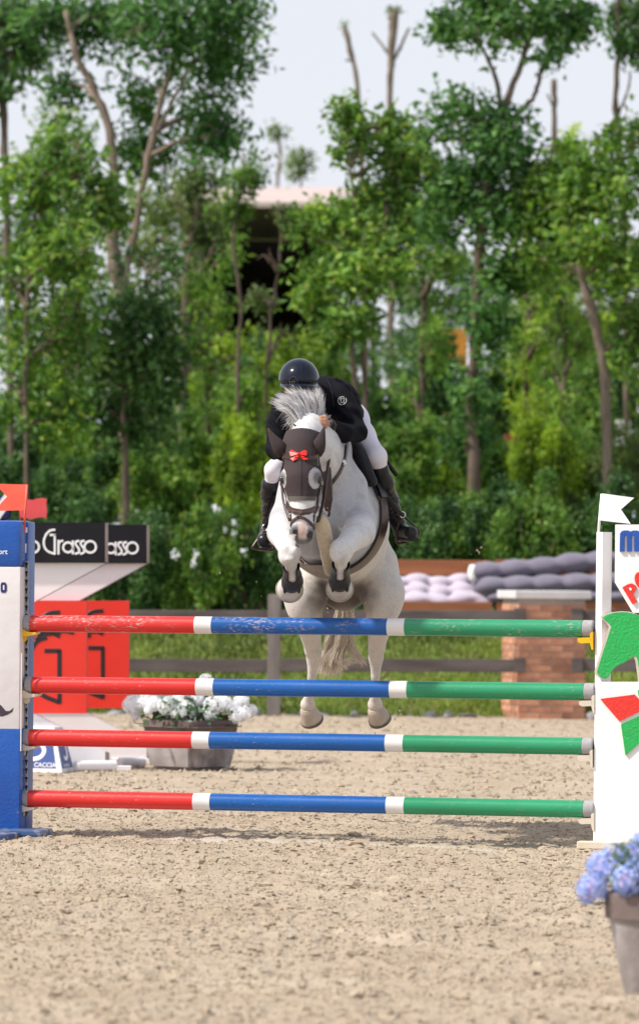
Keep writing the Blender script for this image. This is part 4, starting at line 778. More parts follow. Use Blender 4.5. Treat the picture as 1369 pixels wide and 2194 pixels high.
def pot_plant(label, Y, xl_t, xr_t, yt, xl_b, xr_b, yb, heads, hm, rng, grey=True, group='flower pots'):
    ct = P((xl_t + xr_t) / 2, yt, Y); cb = P((xl_b + xr_b) / 2, yb, Y); u = PXM(Y); Rt, Rb = (xr_t - xl_t) / 2 * u, (xr_b - xl_b) / 2 * u; h = ct.z
    root = thing('flower_pot', label, 'flower pot', (cb.x, Y, 0), group); ax = Vector((0, 0, 1)); rimh = h * .26
    pr = [(Rb * .94, -.01), (Rb, .012), (Rb + (Rt - Rb) * .74, h - rimh)]
    MB().lathe(pr, (cb.x, Y, 0), ax, 40).build('pot', M_POT, root, True, None, AUTO)
    MB().lathe([(Rb + (Rt - Rb) * .74 + .002, h - rimh - .004), (Rb + (Rt - Rb) * .80 + .010, h - rimh), (Rt, h - .008), (Rt - .006, h), (Rt - .02, h), (Rt - .03, h - .04)], (cb.x, Y, 0), ax, 40, 1.0, False).build('rim', M_RIM, root, True, None, AUTO)
    MB().lathe([(Rt - .028, h - .05), (Rt - .028, h - .035), (.01, h - .02)], (cb.x, Y, 0), ax, 24).build('soil', M_SOIL, root)
    leaf_bunch((cb.x, Y, h + .05), 260, .09 if Y > 30 else .06, (Rt * 1.0, Rt * .9, .075), M_FOL, root, rng)
    if grey: leaf_bunch((cb.x, Y - .05, h + .10), 330, .045, (Rt * 1.05, Rt * .9, .13), M_EUC, root, rng)
    for (px, py, dy, r) in heads:
        q = P(px, py, Y + dy); flower_head(q, r * u, hm, root, rng); MB().tube(spline([(cb.x + (q.x - cb.x) * .4, Y + dy * .4, h - .03), (q.x, q.y, q.z - .06), q], 6), .004, 5).build('stalk', M_FOL, root)
r_ = np.random.default_rng(5)
# square planter seen corner-on
def square_planter():
    Y = 42.76; f = PG(404, 1657); h = P(404, 1545, Y).z; ang = math.radians(41); root = thing('flower_pot', 'square grey planter of white flowers behind the lower poles at left', 'flower pot', (f.x, Y + .3, 0), 'flower pots')
    def cor(s_, z): 
        dl, dr = Vector((-math.cos(ang), math.sin(ang), 0)) * s_, Vector((math.sin(ang), math.cos(ang), 0)) * s_; c = Vector((f.x, Y + .31, 0)) + UP * z; return [c + (-dl - dr) * .5, c + (dr - dl) * .5, c + (dl + dr) * .5, c + (dl - dr) * .5]
    def fr_(s0, z0, s1, z1, name, m, inner=None):
        mb = MB(); mb.V = cor(s0, z0) + cor(s1, z1); mb.F = [(3, 2, 1, 0), (4, 5, 6, 7)] + [(i, (i + 1) % 4, 4 + (i + 1) % 4, 4 + i) for i in range(4)]
        o = mb.build(name, m, root, False); bm = bmesh.new(); bm.from_mesh(o.data); bmesh.ops.bevel(bm, geom=[e for e in bm.edges], offset=.05, segments=4, affect='EDGES'); bm.to_mesh(o.data); bm.free(); return o
    fr_(.49, -.01, .60, h - .10, 'pot', M_POT); fr_(.625, h - .105, .65, h, 'rim', M_RIM); fr_(.48, h - .01, .48, h + .012, 'soil', M_SOIL)
    c = Vector((f.x, Y + .31, h))
    leaf_bunch((c.x, c.y, h + .06), 300, .09, (.38, .33, .10), M_FOL, root, r_); leaf_bunch((c.x, c.y - .1, h + .11), 170, .05, (.40, .30, .10), M_EUC, root, r_); leaf_bunch((c.x, c.y - .25, h + .03), 60, .05, (.36, .15, .06), M_EUC, root, r_)
    for (px, py, dy, r) in [(285, 1512, .1, 20), (310, 1505, 0, 16), (390, 1505, 0, 16), (480, 1508, 0, 16), (370, 1478, .25, 14), (400, 1475, .3, 13), (475, 1480, .25, 14), (325, 1490, .2, 15), (330, 1508, -.1, 15), (357, 1513, -.15, 18), (398, 1524, -.2, 19), (300, 1495, .2, 13), (345, 1490, .2, 16), (380, 1493, .05, 16), (410, 1492, .2, 14), (441, 1463, .3, 16), (425, 1500, -.05, 15), (455, 1512, -.15, 17), (448, 1535, -.2, 11), (468, 1494, .1, 13), (500, 1520, 0, 14), (517, 1500, .1, 15), (521, 1530, 0, 15), (538, 1522, .15, 11), (505, 1540, -.1, 10), (432, 1482, .2, 16), (318, 1523, -.1, 9), (375, 1530, -.2, 9), (290, 1535, .1, 9)]:
        q = P(px, py, Y + .3 + dy); flower_head(q, r * 1.12 * PXM(Y), M_FLW, root, r_); MB().tube(spline([(c.x + (q.x - c.x) * .5, c.y + dy * .4, h - .02), (q.x, q.y, q.z - .06), q], 6), .004, 5).build('stalk', M_FOL, root)
square_planter()
pot_plant('clay pot of blue flowers at the right edge in front of the jump', 20.9, 1292, 1520, 1912, 1334, 1478, 2122, [(1268, 1905, -.05, 34), (1290, 1858, .08, 34), (1318, 1838, .05, 30), (1350, 1842, .1, 33), (1345, 1888, -.15, 34), (1372, 1870, -.12, 33), (1395, 1840, 0, 36), (1430, 1890, -.1, 36), (1460, 1850, 0, 36), (1500, 1880, 0, 36), (1540, 1900, 0, 30), (1312, 1868, 0, 20), (1370, 1812, .15, 26)], M_FLB, r_, True)

# ================================================================ paddock fence, brick pillar, benches
FY = 58.65
M_RAIL = mat('weathered_timber', lin(.07, .056, .052), lin(.125, .105, .098), scale=6, rough=.85, bump=.4, bscale=30, stretch=(.25, 1, 1.5)); M_POST = mat('weathered_post', lin(.15, .13, .122), lin(.225, .20, .188), scale=6, rough=.85, bump=.4, bscale=30, stretch=(1.5, 1, .25))
def rail_between(a, b, py_a, py_b, hpx, Y, root):
    p, q = P(a, py_a, Y), P(b, py_b, Y); c = (p + q) * .5; MB().box(c, ((q - p).length, .05, hpx * PXM(Y)), 0, .008, 0, -math.atan2(q.z - p.z, q.x - p.x)).build('rail', M_RAIL, root, False)
fc = thing('paddock_fence', 'weathered two rail wooden fence with posts behind the arena', 'fence', (P(600, 1538, FY).x, FY, 0))
for px in (140, 588, -310, 1600):
    t = P(px, 1274, FY); w = 28 * PXM(FY); MB().box((t.x, FY - .03, t.z / 2 - .05), (w, .15, t.z + .1), 0, .012).build('post', M_POST, fc, False)
for a, b in ((-320, 126), (154, 574), (602, 1122), (1226, 1600)):
    rail_between(a, b, 1319, 1320, 24, FY + (.0 if b != 1122 and a != 1226 else -.12), fc); rail_between(a, b, 1425, 1427, 28, FY + (.0 if b != 1122 and a != 1226 else -.12), fc)
# pillar
PY, RZ = 59.0, math.radians(11.5); pw2 = .765; c = P(1163, 1540, PY); M_MORT = mat('mortar', lin(.42, .36, .33), lin(.36, .30, .27), scale=20, rough=.95)
pl = thing('brick_pillar', 'square brick pillar with white cap interrupting the wooden fence', 'pillar', (c.x, PY, 0)); ph = P(1163, 1283, PY).z
def rot(x, y): return Vector((c.x + x * math.cos(RZ) - y * math.sin(RZ), PY + x * math.sin(RZ) + y * math.cos(RZ), 0))
MB().box((c.x, PY, ph / 2 - .05), (pw2 - .012, pw2 - .012, ph + .1), RZ).build('mortar_core', M_MORT, pl, False)
def brick_mat():
    m = mat('brick', lin(.46, .20, .115), lin(.54, .27, .165), scale=14, rough=.9, bump=.3, bscale=60); n, l = m.node_tree.nodes, m.node_tree.links
    oi = n.new('ShaderNodeObjectInfo'); hs = n.new('ShaderNodeHueSaturation'); mr = n.new('ShaderNodeMapRange'); mr.inputs[3].default_value = .72; mr.inputs[4].default_value = 1.22
    l.new(oi.outputs['Random'], mr.inputs[0]); l.new(mr.outputs[0], hs.inputs['Value']); b = n['Principled BSDF']; src = b.inputs['Base Color'].links[0].from_socket; l.new(src, hs.inputs['Color']); l.new(hs.outputs[0], b.inputs['Base Color']); return m
M_BRICK = brick_mat(); b0 = MB().box((0, 0, 0), (.243, .06, .062), 0, .005).build('brick_source', M_BRICK, None, False); me_b = b0.data; me_b.transform(Matrix.Translation(b0.location)); bpy.data.objects.remove(b0)
b0 = MB().box((0, 0, 0), (.1155, .06, .062), 0, .005).build('brick_source', M_BRICK, None, False); me_h = b0.data; me_h.transform(Matrix.Translation(b0.location)); bpy.data.objects.remove(b0)
nc = int(ph / .0745); rb = np.random.default_rng(8)
for i in range(nc):
    for side in range(4):
        row = [(-.255, me_b), (0, me_b), (.255, me_b)] if (i + side) % 2 == 0 else [(-.31875, me_h), (-.1275, me_b), (.1275, me_b), (.31875, me_h)]
        for lx, me_ in row:
            a_ = side * math.pi / 2; ly = -(pw2 / 2 - .026) + rb.normal(0, .0012); px_, py_ = lx * math.cos(a_) - ly * math.sin(a_), lx * math.sin(a_) + ly * math.cos(a_)
            o = link('brick', me_, pl); v = rot(px_, py_); o.location = (v.x - c.x, v.y - PY, .035 + i * .0745); o.rotation_euler = (0, 0, RZ + a_)
MB().box((c.x, PY, ph + .045), (pw2 + .10, pw2 + .10, .09), RZ, .012).build('cap', mat('cap_stone', lin(.66, .64, .65), lin(.58, .56, .57), scale=6, rough=.7), pl, False)
for px, w in ((1113, 1), (1236, -1)):
    for py in (1319, 1426): MB().box(P(px, py, FY - .16), (.13, .03, .16), 0, .006).build('rail_bracket', M_RAIL, pl, False)
# benches with cushions on the bank
BY = 62.6; M_TEAK = mat('teak', lin(.26, .085, .03), lin(.34, .12, .045), scale=5, rough=.6, stretch=(.3, 1, 1.5), bump=.2)
def bench(label, x0, x1, grp='garden benches'):
    z0 = float(bank_z(BY)); a, b = P(x0, 1290, BY), P(x1, 1290, BY); cx, w = (a.x + b.x) / 2, b.x - a.x; r = thing('garden_bench', label, 'bench', (cx, BY, z0), grp)
    zt, zb = P(x0, 1199, BY + .3).z, P(x0, 1232, BY + .3).z; MB().box((cx, BY + .35, (zt + zb) / 2), (w, .045, zt - zb), 0, .008).build('back_board', M_TEAK, r, False)
    zt, zb = P(x0, 1288, BY).z, P(x0, 1312, BY).z; MB().box((cx, BY - .28, (zt + zb) / 2), (w, .045, zt - zb), 0, .008).build('front_board', M_TEAK, r, False); MB().box((cx, BY + .02, zt - .03), (w - .02, .54, .03), 0, .006).build('seat', M_TEAK, r, False)
    for sx in (-1, 1):
        for y_, zz in ((BY - .26, zt), (BY + .40, P(x0, 1205, BY).z)): MB().box((cx + sx * (w / 2 - .06), y_, (z0 + zz) / 2 - .02), (.07, .07, zz - z0), 0, .006).build('leg', M_TEAK, r, False)
bench('teak bench with lilac cushion right of the horse', 780, 1052); bench('teak bench with dark grey cushions behind the brick pillar', 1062, 1420)
M_LIL = mat('lilac_cloth', lin(.50, .44, .52), lin(.44, .38, .46), scale=4, rough=.9, sheen=.3); M_DKC = mat('slate_cloth', lin(.13, .115, .165), lin(.165, .15, .20), scale=4, rough=.9, sheen=.3)
def cushion(label, rows, m, k=.05, ties=()):
    pr = [el(P(px, py, Y), (rx * PXM(BY), ry_, rz * PXM(BY)), k) for px, py, Y, rx, ry_, rz in rows]; V, F = sdf_mesh(pr, .018); o = obj('cushion', V, F, m); return tag(o, label, 'cushion')
cushion('tufted lilac cushion leaning on the bench right of the horse', [(800 + i * 47, 1243 + (6 if i % 2 else 0) + r * 21, BY + .22 - r * .17, 29, .13, 15) for i in range(6) for r in range(3)] + [(815, 1285, BY - .1, 26, .14, 8), (1010, 1280, BY - .1, 40, .14, 12), (900, 1285, BY - .1, 50, .14, 10)], M_LIL, .045)
cushion('upper dark grey tufted cushion on the bench behind the pillar', [(1042 + i * 62, 1226 - i * 5 - (i > 2) * 4 + r * 4, BY + .1, 42, .22, 23) for i in range(5) for r in range(1)], M_DKC, .05)
cushion('middle dark grey tufted cushion on the bench behind the pillar', [(1050 + i * 62, 1258 - i * 2.5, BY - .06, 42, .26, 23) for i in range(5)], M_DKC, .05)
cushion('lowest dark grey tufted cushion on the bench behind the pillar', [(1075 + i * 60, 1280, BY - .12, 40, .24, 15) for i in range(5)], M_DKC, .05)
M_WTAG = mat('white_tag', lin(.75, .74, .74), rough=.7)
o = MB().tube(spline([P(1012, 1212, BY - .15), P(1008, 1228, BY - .2), P(1014, 1246, BY - .2)], 6), .045, 8, True, .5).build('cushion_tie', M_WTAG); tag(o, 'white end of the upper dark cushion beside the lilac one', 'cushion tie')
# stones along the edge of the sand
rs = np.random.default_rng(3)
for px, py, s, w in ((650, 1536, .13, 'large flat stone just right of the fence post'), (690, 1540, .07, 'small stone below the horse tail'), (918, 1538, .09, 'middling stone right of the hind hooves'), (957, 1534, .12, 'largest stone right of the hind hooves'), (1000, 1538, .07, 'small stone left of the brick pillar'),
                     (235, 1535, .11, 'stone beside the red wing'), (540, 1541, .08, 'stone right of the white flowers'), (760, 1540, .06, 'small stone between the hind hooves'), (1268, 1540, .08, 'stone right of the brick pillar'), (880, 1541, .05, 'smallest stone right of the hind hooves')):
    q = PG(px, py + 4, 0); v, f = lumps(np.array([[q.x, 58.72, .03]]), np.array([s]), ICO_V, ICO_F, .55, rs); o = obj('stone', v, f, mat('grey_stone', lin(.26, .25, .26), lin(.36, .35, .36), scale=8, rough=.9), None, True)
    tag(o, 'grey ' + w + ' at the grass edge', 'stone', 'stones along the fence')
# ================================================================ the horse, in the air over the jump
def H(px, py, Y): return np.array(P(px, py, Y))
UPB = (0, .30, .95)
TRUNK = [rc(H(688, 1092, 32.36), H(714, 1098, 32.9), .235, .315, .06, UPB, 1.22), rc(H(714, 1098, 32.9), H(728, 1128, 33.35), .315, .295, .06, UPB, 1.13), rc(H(728, 1128, 33.35), H(738, 1160, 33.78), .295, .275, .06, UPB, 1.1),
         el(H(724, 962, 32.66), (.085, .22, .10), .10), el(H(664, 1140, 32.28), (.10, .11, .15), .05), el(H(726, 1142, 32.28), (.10, .11, .15), .05),
         rc(H(632, 1040, 32.36), H(622, 1115, 32.24), .10, .112, .07), rc(H(752, 1045, 32.38), H(752, 1112, 32.26), .10, .112, .07)]
NECK = [rc(H(702, 1030, 32.42), H(674, 968, 32.10), .215, .165, .09, (1, 0, 0), .82), rc(H(674, 968, 32.10), H(652, 945, 31.90), .165, .12, .08, (1, 0, 0), .85), rc(H(700, 955, 32.35), H(660, 912, 32.0), .09, .07, .10)]
HEAD = [el(H(644, 955, 31.80), (.098, .11, .11), .04), rc(H(644, 965, 31.73), H(645, 1030, 31.65), .092, .098, .04), el(H(648, 1030, 31.80), (.10, .13, .15), .05),
        rc(H(645, 1030, 31.635), H(647.5, 1115, 31.56), .092, .060, .04), rc(H(648, 1050, 31.78), H(649, 1135, 31.63), .080, .052, .04),
        el(H(612.5, 1021, 31.655), (.036, .05, .042), .03), el(H(677.5, 1019, 31.655), (.036, .05, .042), .03),
        el(H(647.5, 1136, 31.56), (.066, .066, .060), .035), el(H(648, 1156, 31.575), (.046, .050, .030), .03),
        rc(H(630, 1132, 31.515), H(632, 1152, 31.53), .020, .016, .02), rc(H(665, 1134, 31.515), H(663, 1154, 31.53), .020, .016, .02),
        el(H(622, 1075, 31.66), (.014, .02, .06), .03), el(H(672, 1075, 31.66), (.014, .02, .06), .03),
        cut(el(H(632, 1143, 31.485), (.014, .028, .022), .008)), cut(el(H(663.5, 1146, 31.485), (.012, .025, .020), .008)),
        cut(rc(H(634, 1158, 31.52), H(662, 1159, 31.52), .004, .004, .006))]
FL = [rc(H(614, 1114, 32.30), H(605, 1140, 32.06), .108, .092, .03), rc(H(605, 1140, 32.06), H(619, 1180, 31.74), .090, .056, .02), el(H(620, 1187, 31.72), (.066, .062, .072), .03), el(H(618, 1196, 31.70), (.05, .045, .045), .03), el(H(610, 1178, 31.675), (.020, .018, .022), .015), el(H(631, 1180, 31.668), (.020, .018, .024), .015), el(H(620, 1199, 31.655), (.028, .016, .014), .014), rc(H(606, 1140, 31.99), H(613, 1168, 31.80), .030, .016, .03), rc(H(597, 1135, 32.02), H(607, 1170, 31.82), .028, .014, .03),
      rc(H(621, 1200, 31.74), H(626, 1234, 31.92), .040, .033, .03), rc(H(626, 1234, 31.92), H(626, 1246, 31.97), .040, .046, .02), rc(H(626, 1246, 31.97), H(624, 1258, 32.03), .046, .048, .02)]
FR = [rc(H(768, 1114, 32.32), H(770, 1140, 32.04), .110, .094, .03), rc(H(770, 1140, 32.04), H(735, 1173, 31.72), .092, .058, .02), el(H(731, 1180, 31.71), (.070, .062, .070), .03), el(H(728, 1190, 31.69), (.052, .045, .045), .03), el(H(718, 1172, 31.668), (.021, .018, .022), .015), el(H(741, 1172, 31.664), (.021, .018, .024), .015), el(H(729, 1192, 31.648), (.030, .016, .014), .014), rc(H(762, 1128, 31.98), H(742, 1160, 31.78), .032, .016, .03), rc(H(778, 1142, 31.98), H(750, 1168, 31.79), .030, .016, .03),
      rc(H(731, 1196, 31.73), H(728, 1230, 31.92), .042, .034, .03), rc(H(728, 1230, 31.92), H(727, 1243, 31.97), .041, .047, .02), rc(H(727, 1243, 31.97), H(727, 1256, 32.03), .047, .049, .02)]
def hind(s, x):
    sx = lambda px: px
    a = [(672, 1215, 33.80), (655, 1270, 33.72), (660, 1335, 33.86), (671, 1392, 34.06), (672, 1412, 34.10), (668, 1450, 34.14), (661, 1496, 34.22), (659, 1510, 34.25), (660, 1524, 34.27)] if s < 0 else \
        [(802, 1210, 33.80), (818, 1268, 33.72), (814, 1335, 33.86), (806, 1388, 34.06), (805, 1410, 34.10), (804, 1450, 34.14), (803, 1496, 34.22), (803, 1510, 34.25), (806, 1524, 34.27)]
    r = [.150, .128, .080, .052, .046, .027, .029, .045, .040]; pr = chain([H(*q) for q in a][:4], r[:4], .05) + chain([H(*q) for q in a][3:], r[3:], .015)
    pr += [el(H(a[4][0] - s * -3, a[4][1] - 8, a[4][2] + .05), (.030, .05, .06), .02), el(H(a[3][0] + s * 9, a[3][1] + 2, a[3][2] - .01), (.026, .03, .04), .02), el(H(a[3][0] - s * 8, a[3][1] + 10, a[3][2] - .02), (.022, .03, .034), .016), el(H(a[1][0] + s * 6, a[1][1] + 22, a[1][2] - .02), (.105, .12, .15), .06)]
    return pr
HL, HR = hind(-1, 0), hind(1, 0)
CROUP = [el(H(736, 1235, 33.92), (.20, .14, .20), .06), el(H(736, 1262, 33.86), (.12, .12, .13), .08)]
HORSE = CROUP + TRUNK + NECK + HEAD + FL + FR + HL + HR
hp = P(705, 1600, 33.0)
horse = thing('horse', 'grey white horse jumping towards the camera with forelegs tucked over the top pole', 'horse', (hp.x, 33.0, .6))
V, F = sdf_mesh(HORSE, .0085, 0, 1)
def proj(V):                                              # world -> photo pixels
    d = V - np.array(CAM); f = d[:, 1] * _cp + d[:, 2] * _sp; b = -d[:, 1] * _sp + d[:, 2] * _cp; u, v = d[:, 0] / f * FPX, b / f * FPX
    return CX + u * _cr + v * _sr, CY - (v * _cr - u * _sr)
def sst(x, a, b): t = np.clip((x - a) / (b - a), 0, 1); return t * t * (3 - 2 * t)
px, py = proj(V); yy = V[:, 1]
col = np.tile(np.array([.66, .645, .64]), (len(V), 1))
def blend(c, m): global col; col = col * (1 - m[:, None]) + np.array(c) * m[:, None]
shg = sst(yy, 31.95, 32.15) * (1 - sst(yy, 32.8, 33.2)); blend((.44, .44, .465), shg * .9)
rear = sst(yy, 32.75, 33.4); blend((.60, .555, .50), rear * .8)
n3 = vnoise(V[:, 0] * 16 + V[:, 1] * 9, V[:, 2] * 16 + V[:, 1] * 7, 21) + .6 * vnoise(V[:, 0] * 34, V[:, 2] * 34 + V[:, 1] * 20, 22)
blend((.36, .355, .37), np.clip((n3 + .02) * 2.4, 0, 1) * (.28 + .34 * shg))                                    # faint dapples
head = (yy < 31.9) & (py < 1172) & (px > 585 + 34 * (py > 1100)) & (px < 700) & ~((py > 1146) & (px < 633))
mz = sst(py, 1112, 1132) * head * sst(np.abs(px - 648) + 3 * vnoise(px * .25, py * .25, 5), 7, 12); blend((.12, .125, .15), np.clip(mz, 0, 1) * .92)          # dark skin of the muzzle
sn = head * sst(py, 1108, 1130) * (1 - sst(np.abs(px - 647 + (py - 1130) * -.02) + 5 * vnoise(px * .3, py * .2, 6), 6, 11)) * (1 - sst(py, 1146, 1156)); blend((.60, .38, .34), sn * .75)  # pink snip
lip = head * sst(py + .25 * np.abs(px - 648), 1150, 1160); blend((.07, .065, .07), lip * .85)
nos = head * (((px - 632) / 6.5) ** 2 + ((py - 1143) / 9) ** 2 < 1) | head & (((px - 663.5) / 6.5) ** 2 + ((py - 1146) / 9) ** 2 < 1); blend((.03, .026, .028), nos * .95)
disc = head * np.maximum(1 - sst(np.hypot(px - 603, (py - 1025) * .6), 12, 18), 1 - sst(np.hypot(px - 676, (py - 1024) * .6), 14, 20)); blend((.44, .43, .44), disc * .8)
eye = head * np.maximum(1 - sst(np.hypot((px - 602), (py - 1024) * .8), 6, 16), 1 - sst(np.hypot((px - 681), (py - 1023) * .8), 6, 16)); blend((.14, .13, .13), eye * .95)
cn = ((py > 1165) & (py < 1232) & (yy < 31.95) & (px < 760)); blend((.42, .39, .36), cn * sst(py, 1176, 1222) * .75 * (.6 + n3.clip(-.4, .4)))
ft = (py > 1480) & (yy > 34); blend((.60, .50, .42), ft * sst(py, 1490, 1525) * .6)
pct = (yy < 32.4) & (py > 1120) & (np.abs(px - 700) < 40) & (yy > 31.95); blend((.20, .19, .20), pct * sst(np.abs(px - 705) * -1 + 40, 0, 25) * sst(py, 1110, 1160) * .8)   # skin tone and chest shade between the forelegs, painted into the coat
gro = (yy > 33.0) & (py > 1225) & (py < 1330); blend((.085, .065, .056), gro * sst(62 - np.abs(px - 732) + 14 * n3, -30, 26) * sst(py + 10 * n3, 1226, 1262) * (1 - sst(py, 1290, 1350)) * .92)                # shade between the thighs painted into the coat, on darker groin skin
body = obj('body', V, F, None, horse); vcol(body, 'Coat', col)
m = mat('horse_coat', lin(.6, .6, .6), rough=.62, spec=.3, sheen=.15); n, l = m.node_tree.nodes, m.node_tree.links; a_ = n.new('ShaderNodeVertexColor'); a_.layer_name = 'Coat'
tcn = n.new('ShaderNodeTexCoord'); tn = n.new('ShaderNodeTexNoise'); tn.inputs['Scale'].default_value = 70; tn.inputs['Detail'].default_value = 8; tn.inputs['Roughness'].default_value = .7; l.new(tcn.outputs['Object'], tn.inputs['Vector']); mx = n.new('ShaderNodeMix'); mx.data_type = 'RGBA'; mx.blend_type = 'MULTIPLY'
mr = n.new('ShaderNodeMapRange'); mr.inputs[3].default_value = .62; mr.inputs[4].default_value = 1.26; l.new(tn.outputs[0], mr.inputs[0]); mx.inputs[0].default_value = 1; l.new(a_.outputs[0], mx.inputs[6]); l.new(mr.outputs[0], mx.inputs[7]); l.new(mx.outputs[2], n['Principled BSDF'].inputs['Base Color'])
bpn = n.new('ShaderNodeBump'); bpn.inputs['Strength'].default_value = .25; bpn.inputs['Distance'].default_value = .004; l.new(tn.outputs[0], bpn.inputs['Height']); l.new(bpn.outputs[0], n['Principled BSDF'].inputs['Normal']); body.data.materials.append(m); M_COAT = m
BV = BVHTree.FromPolygons([tuple(v) for v in V], [tuple(f) for f in F.tolist()])
def near(px_, py_, Y, off=.004):
    q, nn, _, _ = BV.find_nearest(P(px_, py_, Y)); return q + nn * off, nn
def hit(px_, py_, off=.004):                             # the point of the horse that the photo shows at this pixel
    d = ray(px_, py_).normalized(); q, nn, _, _ = BV.ray_cast(CAM + d * 25, d)
    return (q + nn * off, nn) if q is not None else near(px_, py_, 31.7, off)
M_HOOF = mat('hoof_horn', lin(.50, .43, .36), lin(.40, .33, .27), scale=14, rough=.6, stretch=(1, 1, .3)); M_SHOE = mat('horse_shoe', lin(.10, .085, .07), lin(.20, .17, .14), scale=12, rough=.5, metal=.4); M_SOLE = mat('hoof_sole', lin(.12, .10, .085), rough=.9)
for (q, d, R) in ((H(624, 1253, 32.0), (-.12, .93, -.30), .079), (H(727, 1252, 32.0), (.02, .94, -.28), .079), (H(659.5, 1521, 34.26), (.28, .62, -.73), .071), (H(804, 1521, 34.26), (.32, .62, -.72), .071)):
    h = MB().lathe([(.040, -.02), (.052, -.004), (.056, .006), (R * .97, .078), (R, .088)], q, d, 28, 1.0, True).build('hoof', M_HOOF if q[1] > 33 else mat('pale_hoof', lin(.56, .52, .47), lin(.46, .42, .37), scale=14, rough=.6), horse, True, None, AUTO)
    MB().lathe([(R * .72, .084), (R * 1.05, .082), (R * 1.075, .100), (R * .72, .102), (R * .70, .09)], q, d, 28, 1.0, False).build('shoe', M_SHOE if q[1] > 33 else mat('worn_shoe', lin(.30, .27, .23), lin(.42, .38, .33), scale=12, rough=.5, metal=.3), h, True, None, AUTO); MB().lathe([(R * .9, .089), (R * .5, .094), (.005, .090)], q, d, 20).build('sole', M_SOLE, h)
M_EYE = mat('eye_dark', lin(.012, .008, .007), rough=.12, coat=.6)
for qx, qy in ((601, 1029), (683, 1027)):
    q, nn = near(qx, qy, 31.62, -.004); b_ = MB(); b_.lathe([(.001, -.026), (.013, -.018), (.019, 0), (.013, .018), (.001, .026)], q, (0, 0, 1), 14); b_.build('eye', M_EYE, horse)
# hair
def hair_mat(name, stops):
    m = island_leaf_mat(name, stops, .15, .45); return m
def hair(name, ctrl, wid, m, parent, nseg=8):
    """ctrl: (N, K, 3) control points per lock"""
    ctrl = np.asarray(ctrl); Nn, K, _ = ctrl.shape; t = np.linspace(0, K - 1, nseg + 1); k = np.minimum(t.astype(int), K - 2); f = (t - k)
    q = np.concatenate([2 * ctrl[:, :1] - ctrl[:, 1:2], ctrl, 2 * ctrl[:, -1:] - ctrl[:, -2:-1]], 1); f = f[None, :, None]
    a, b, c, d = q[:, k], q[:, k + 1], q[:, k + 2], q[:, k + 3]
    C = .5 * (2 * b + (c - a) * f + (2 * a - 5 * b + 4 * c - d) * f ** 2 + (3 * b - a - 3 * c + d) * f ** 3)
    tan = np.gradient(C, axis=1); side = np.cross(tan, np.random.default_rng(4).standard_normal((Nn, 1, 3)) * .5 + np.array([0, 1.0, 0])); side /= np.linalg.norm(side, axis=2)[..., None] + 1e-9
    w = (wid * np.interp(np.linspace(0, 1, nseg + 1), [0, .3, .8, 1], [.8, 1, .6, .08]))[None, :, None] * np.random.default_rng(5).uniform(.6, 1.4, (Nn, 1, 1))
    V = np.stack([C - side * w, C + side * w], 2).reshape(Nn, -1, 3); base = np.arange(nseg)[:, None] * 2 + np.array([0, 1, 3, 2]); Fm = (base[None] + (np.arange(Nn) * (nseg + 1) * 2)[:, None, None]).reshape(-1, 4)
    return obj(name, V.reshape(-1, 3), Fm, m, parent, True)
rg = np.random.default_rng(9); ctrl = []; j = lambda a: rg.normal(0, a)
for k in range(95):                                       # the mane: locks thrown up and to the left of the poll
    s = rg.random(); rx_, ry_ = 642 + 38 * s + j(2), 924 - 20 * s + j(4); Yr = 31.92 + .24 * s + abs(j(.02)); ang = math.radians(np.interp(s + j(.10), [0, .5, 1], [128, 108, 80])); Ln = (84 if s < .6 else 74) * rg.uniform(.75, 1.06)
    tx, ty = rx_ - 3 + math.cos(ang) * Ln, ry_ - math.sin(ang) * Ln; sway = j(5); cy1 = j(.03)
    for i in range(32):
        w = j(1); o1 = j(2.2); b0 = H(rx_ + j(2.5), ry_ + j(3), Yr); m1 = H(rx_ + (tx - rx_) * .30 + 5 + o1, ry_ + (ty - ry_) * .42, Yr + cy1 + j(.012)); m2 = H(rx_ + (tx - rx_) * .66 + 2 + sway * .6 + o1 + j(1.2), ry_ + (ty - ry_) * .78 + j(1.5), Yr - .02 + cy1 + j(.02)); ex = rg.uniform(.8, 1.08)
        ctrl.append([b0, m1, m2, H(rx_ + (tx - rx_) * ex + sway - 4 + o1 * 1.3 + j(2), ry_ + (ty - ry_) * ex + 2 + j(2.5), Yr - .03 + cy1 + j(.03))])
M_MANE = hair_mat('mane_hair', [(0, lin(.10, .10, .11)), (.10, lin(.24, .23, .24)), (.25, lin(.66, .65, .66)), (1, lin(.90, .89, .89))]); M_TAIL = hair_mat('tail_hair', [(0, lin(.34, .27, .20)), (.3, lin(.58, .50, .40)), (1, lin(.82, .77, .68))])
hair('mane', ctrl, .0013, M_MANE, horse)
ctrl = []
for i in range(600):                                      # the rest of the mane lies along the crest to the withers
    s = rg.random(); q = H(655 + 50 * s + j(4), 905 + 18 * s + j(4), 32.0 + .4 * s); ctrl.append([q, q + np.array([-.03 + j(.02), -.02, .05]), q + np.array([-.07 + j(.03), -.04, .06 + j(.03)]), q + np.array([-.11 + j(.04), -.05 + j(.03), .03 + j(.04)])])
hair('mane', ctrl, .0014, M_MANE, horse)
ctrl = []
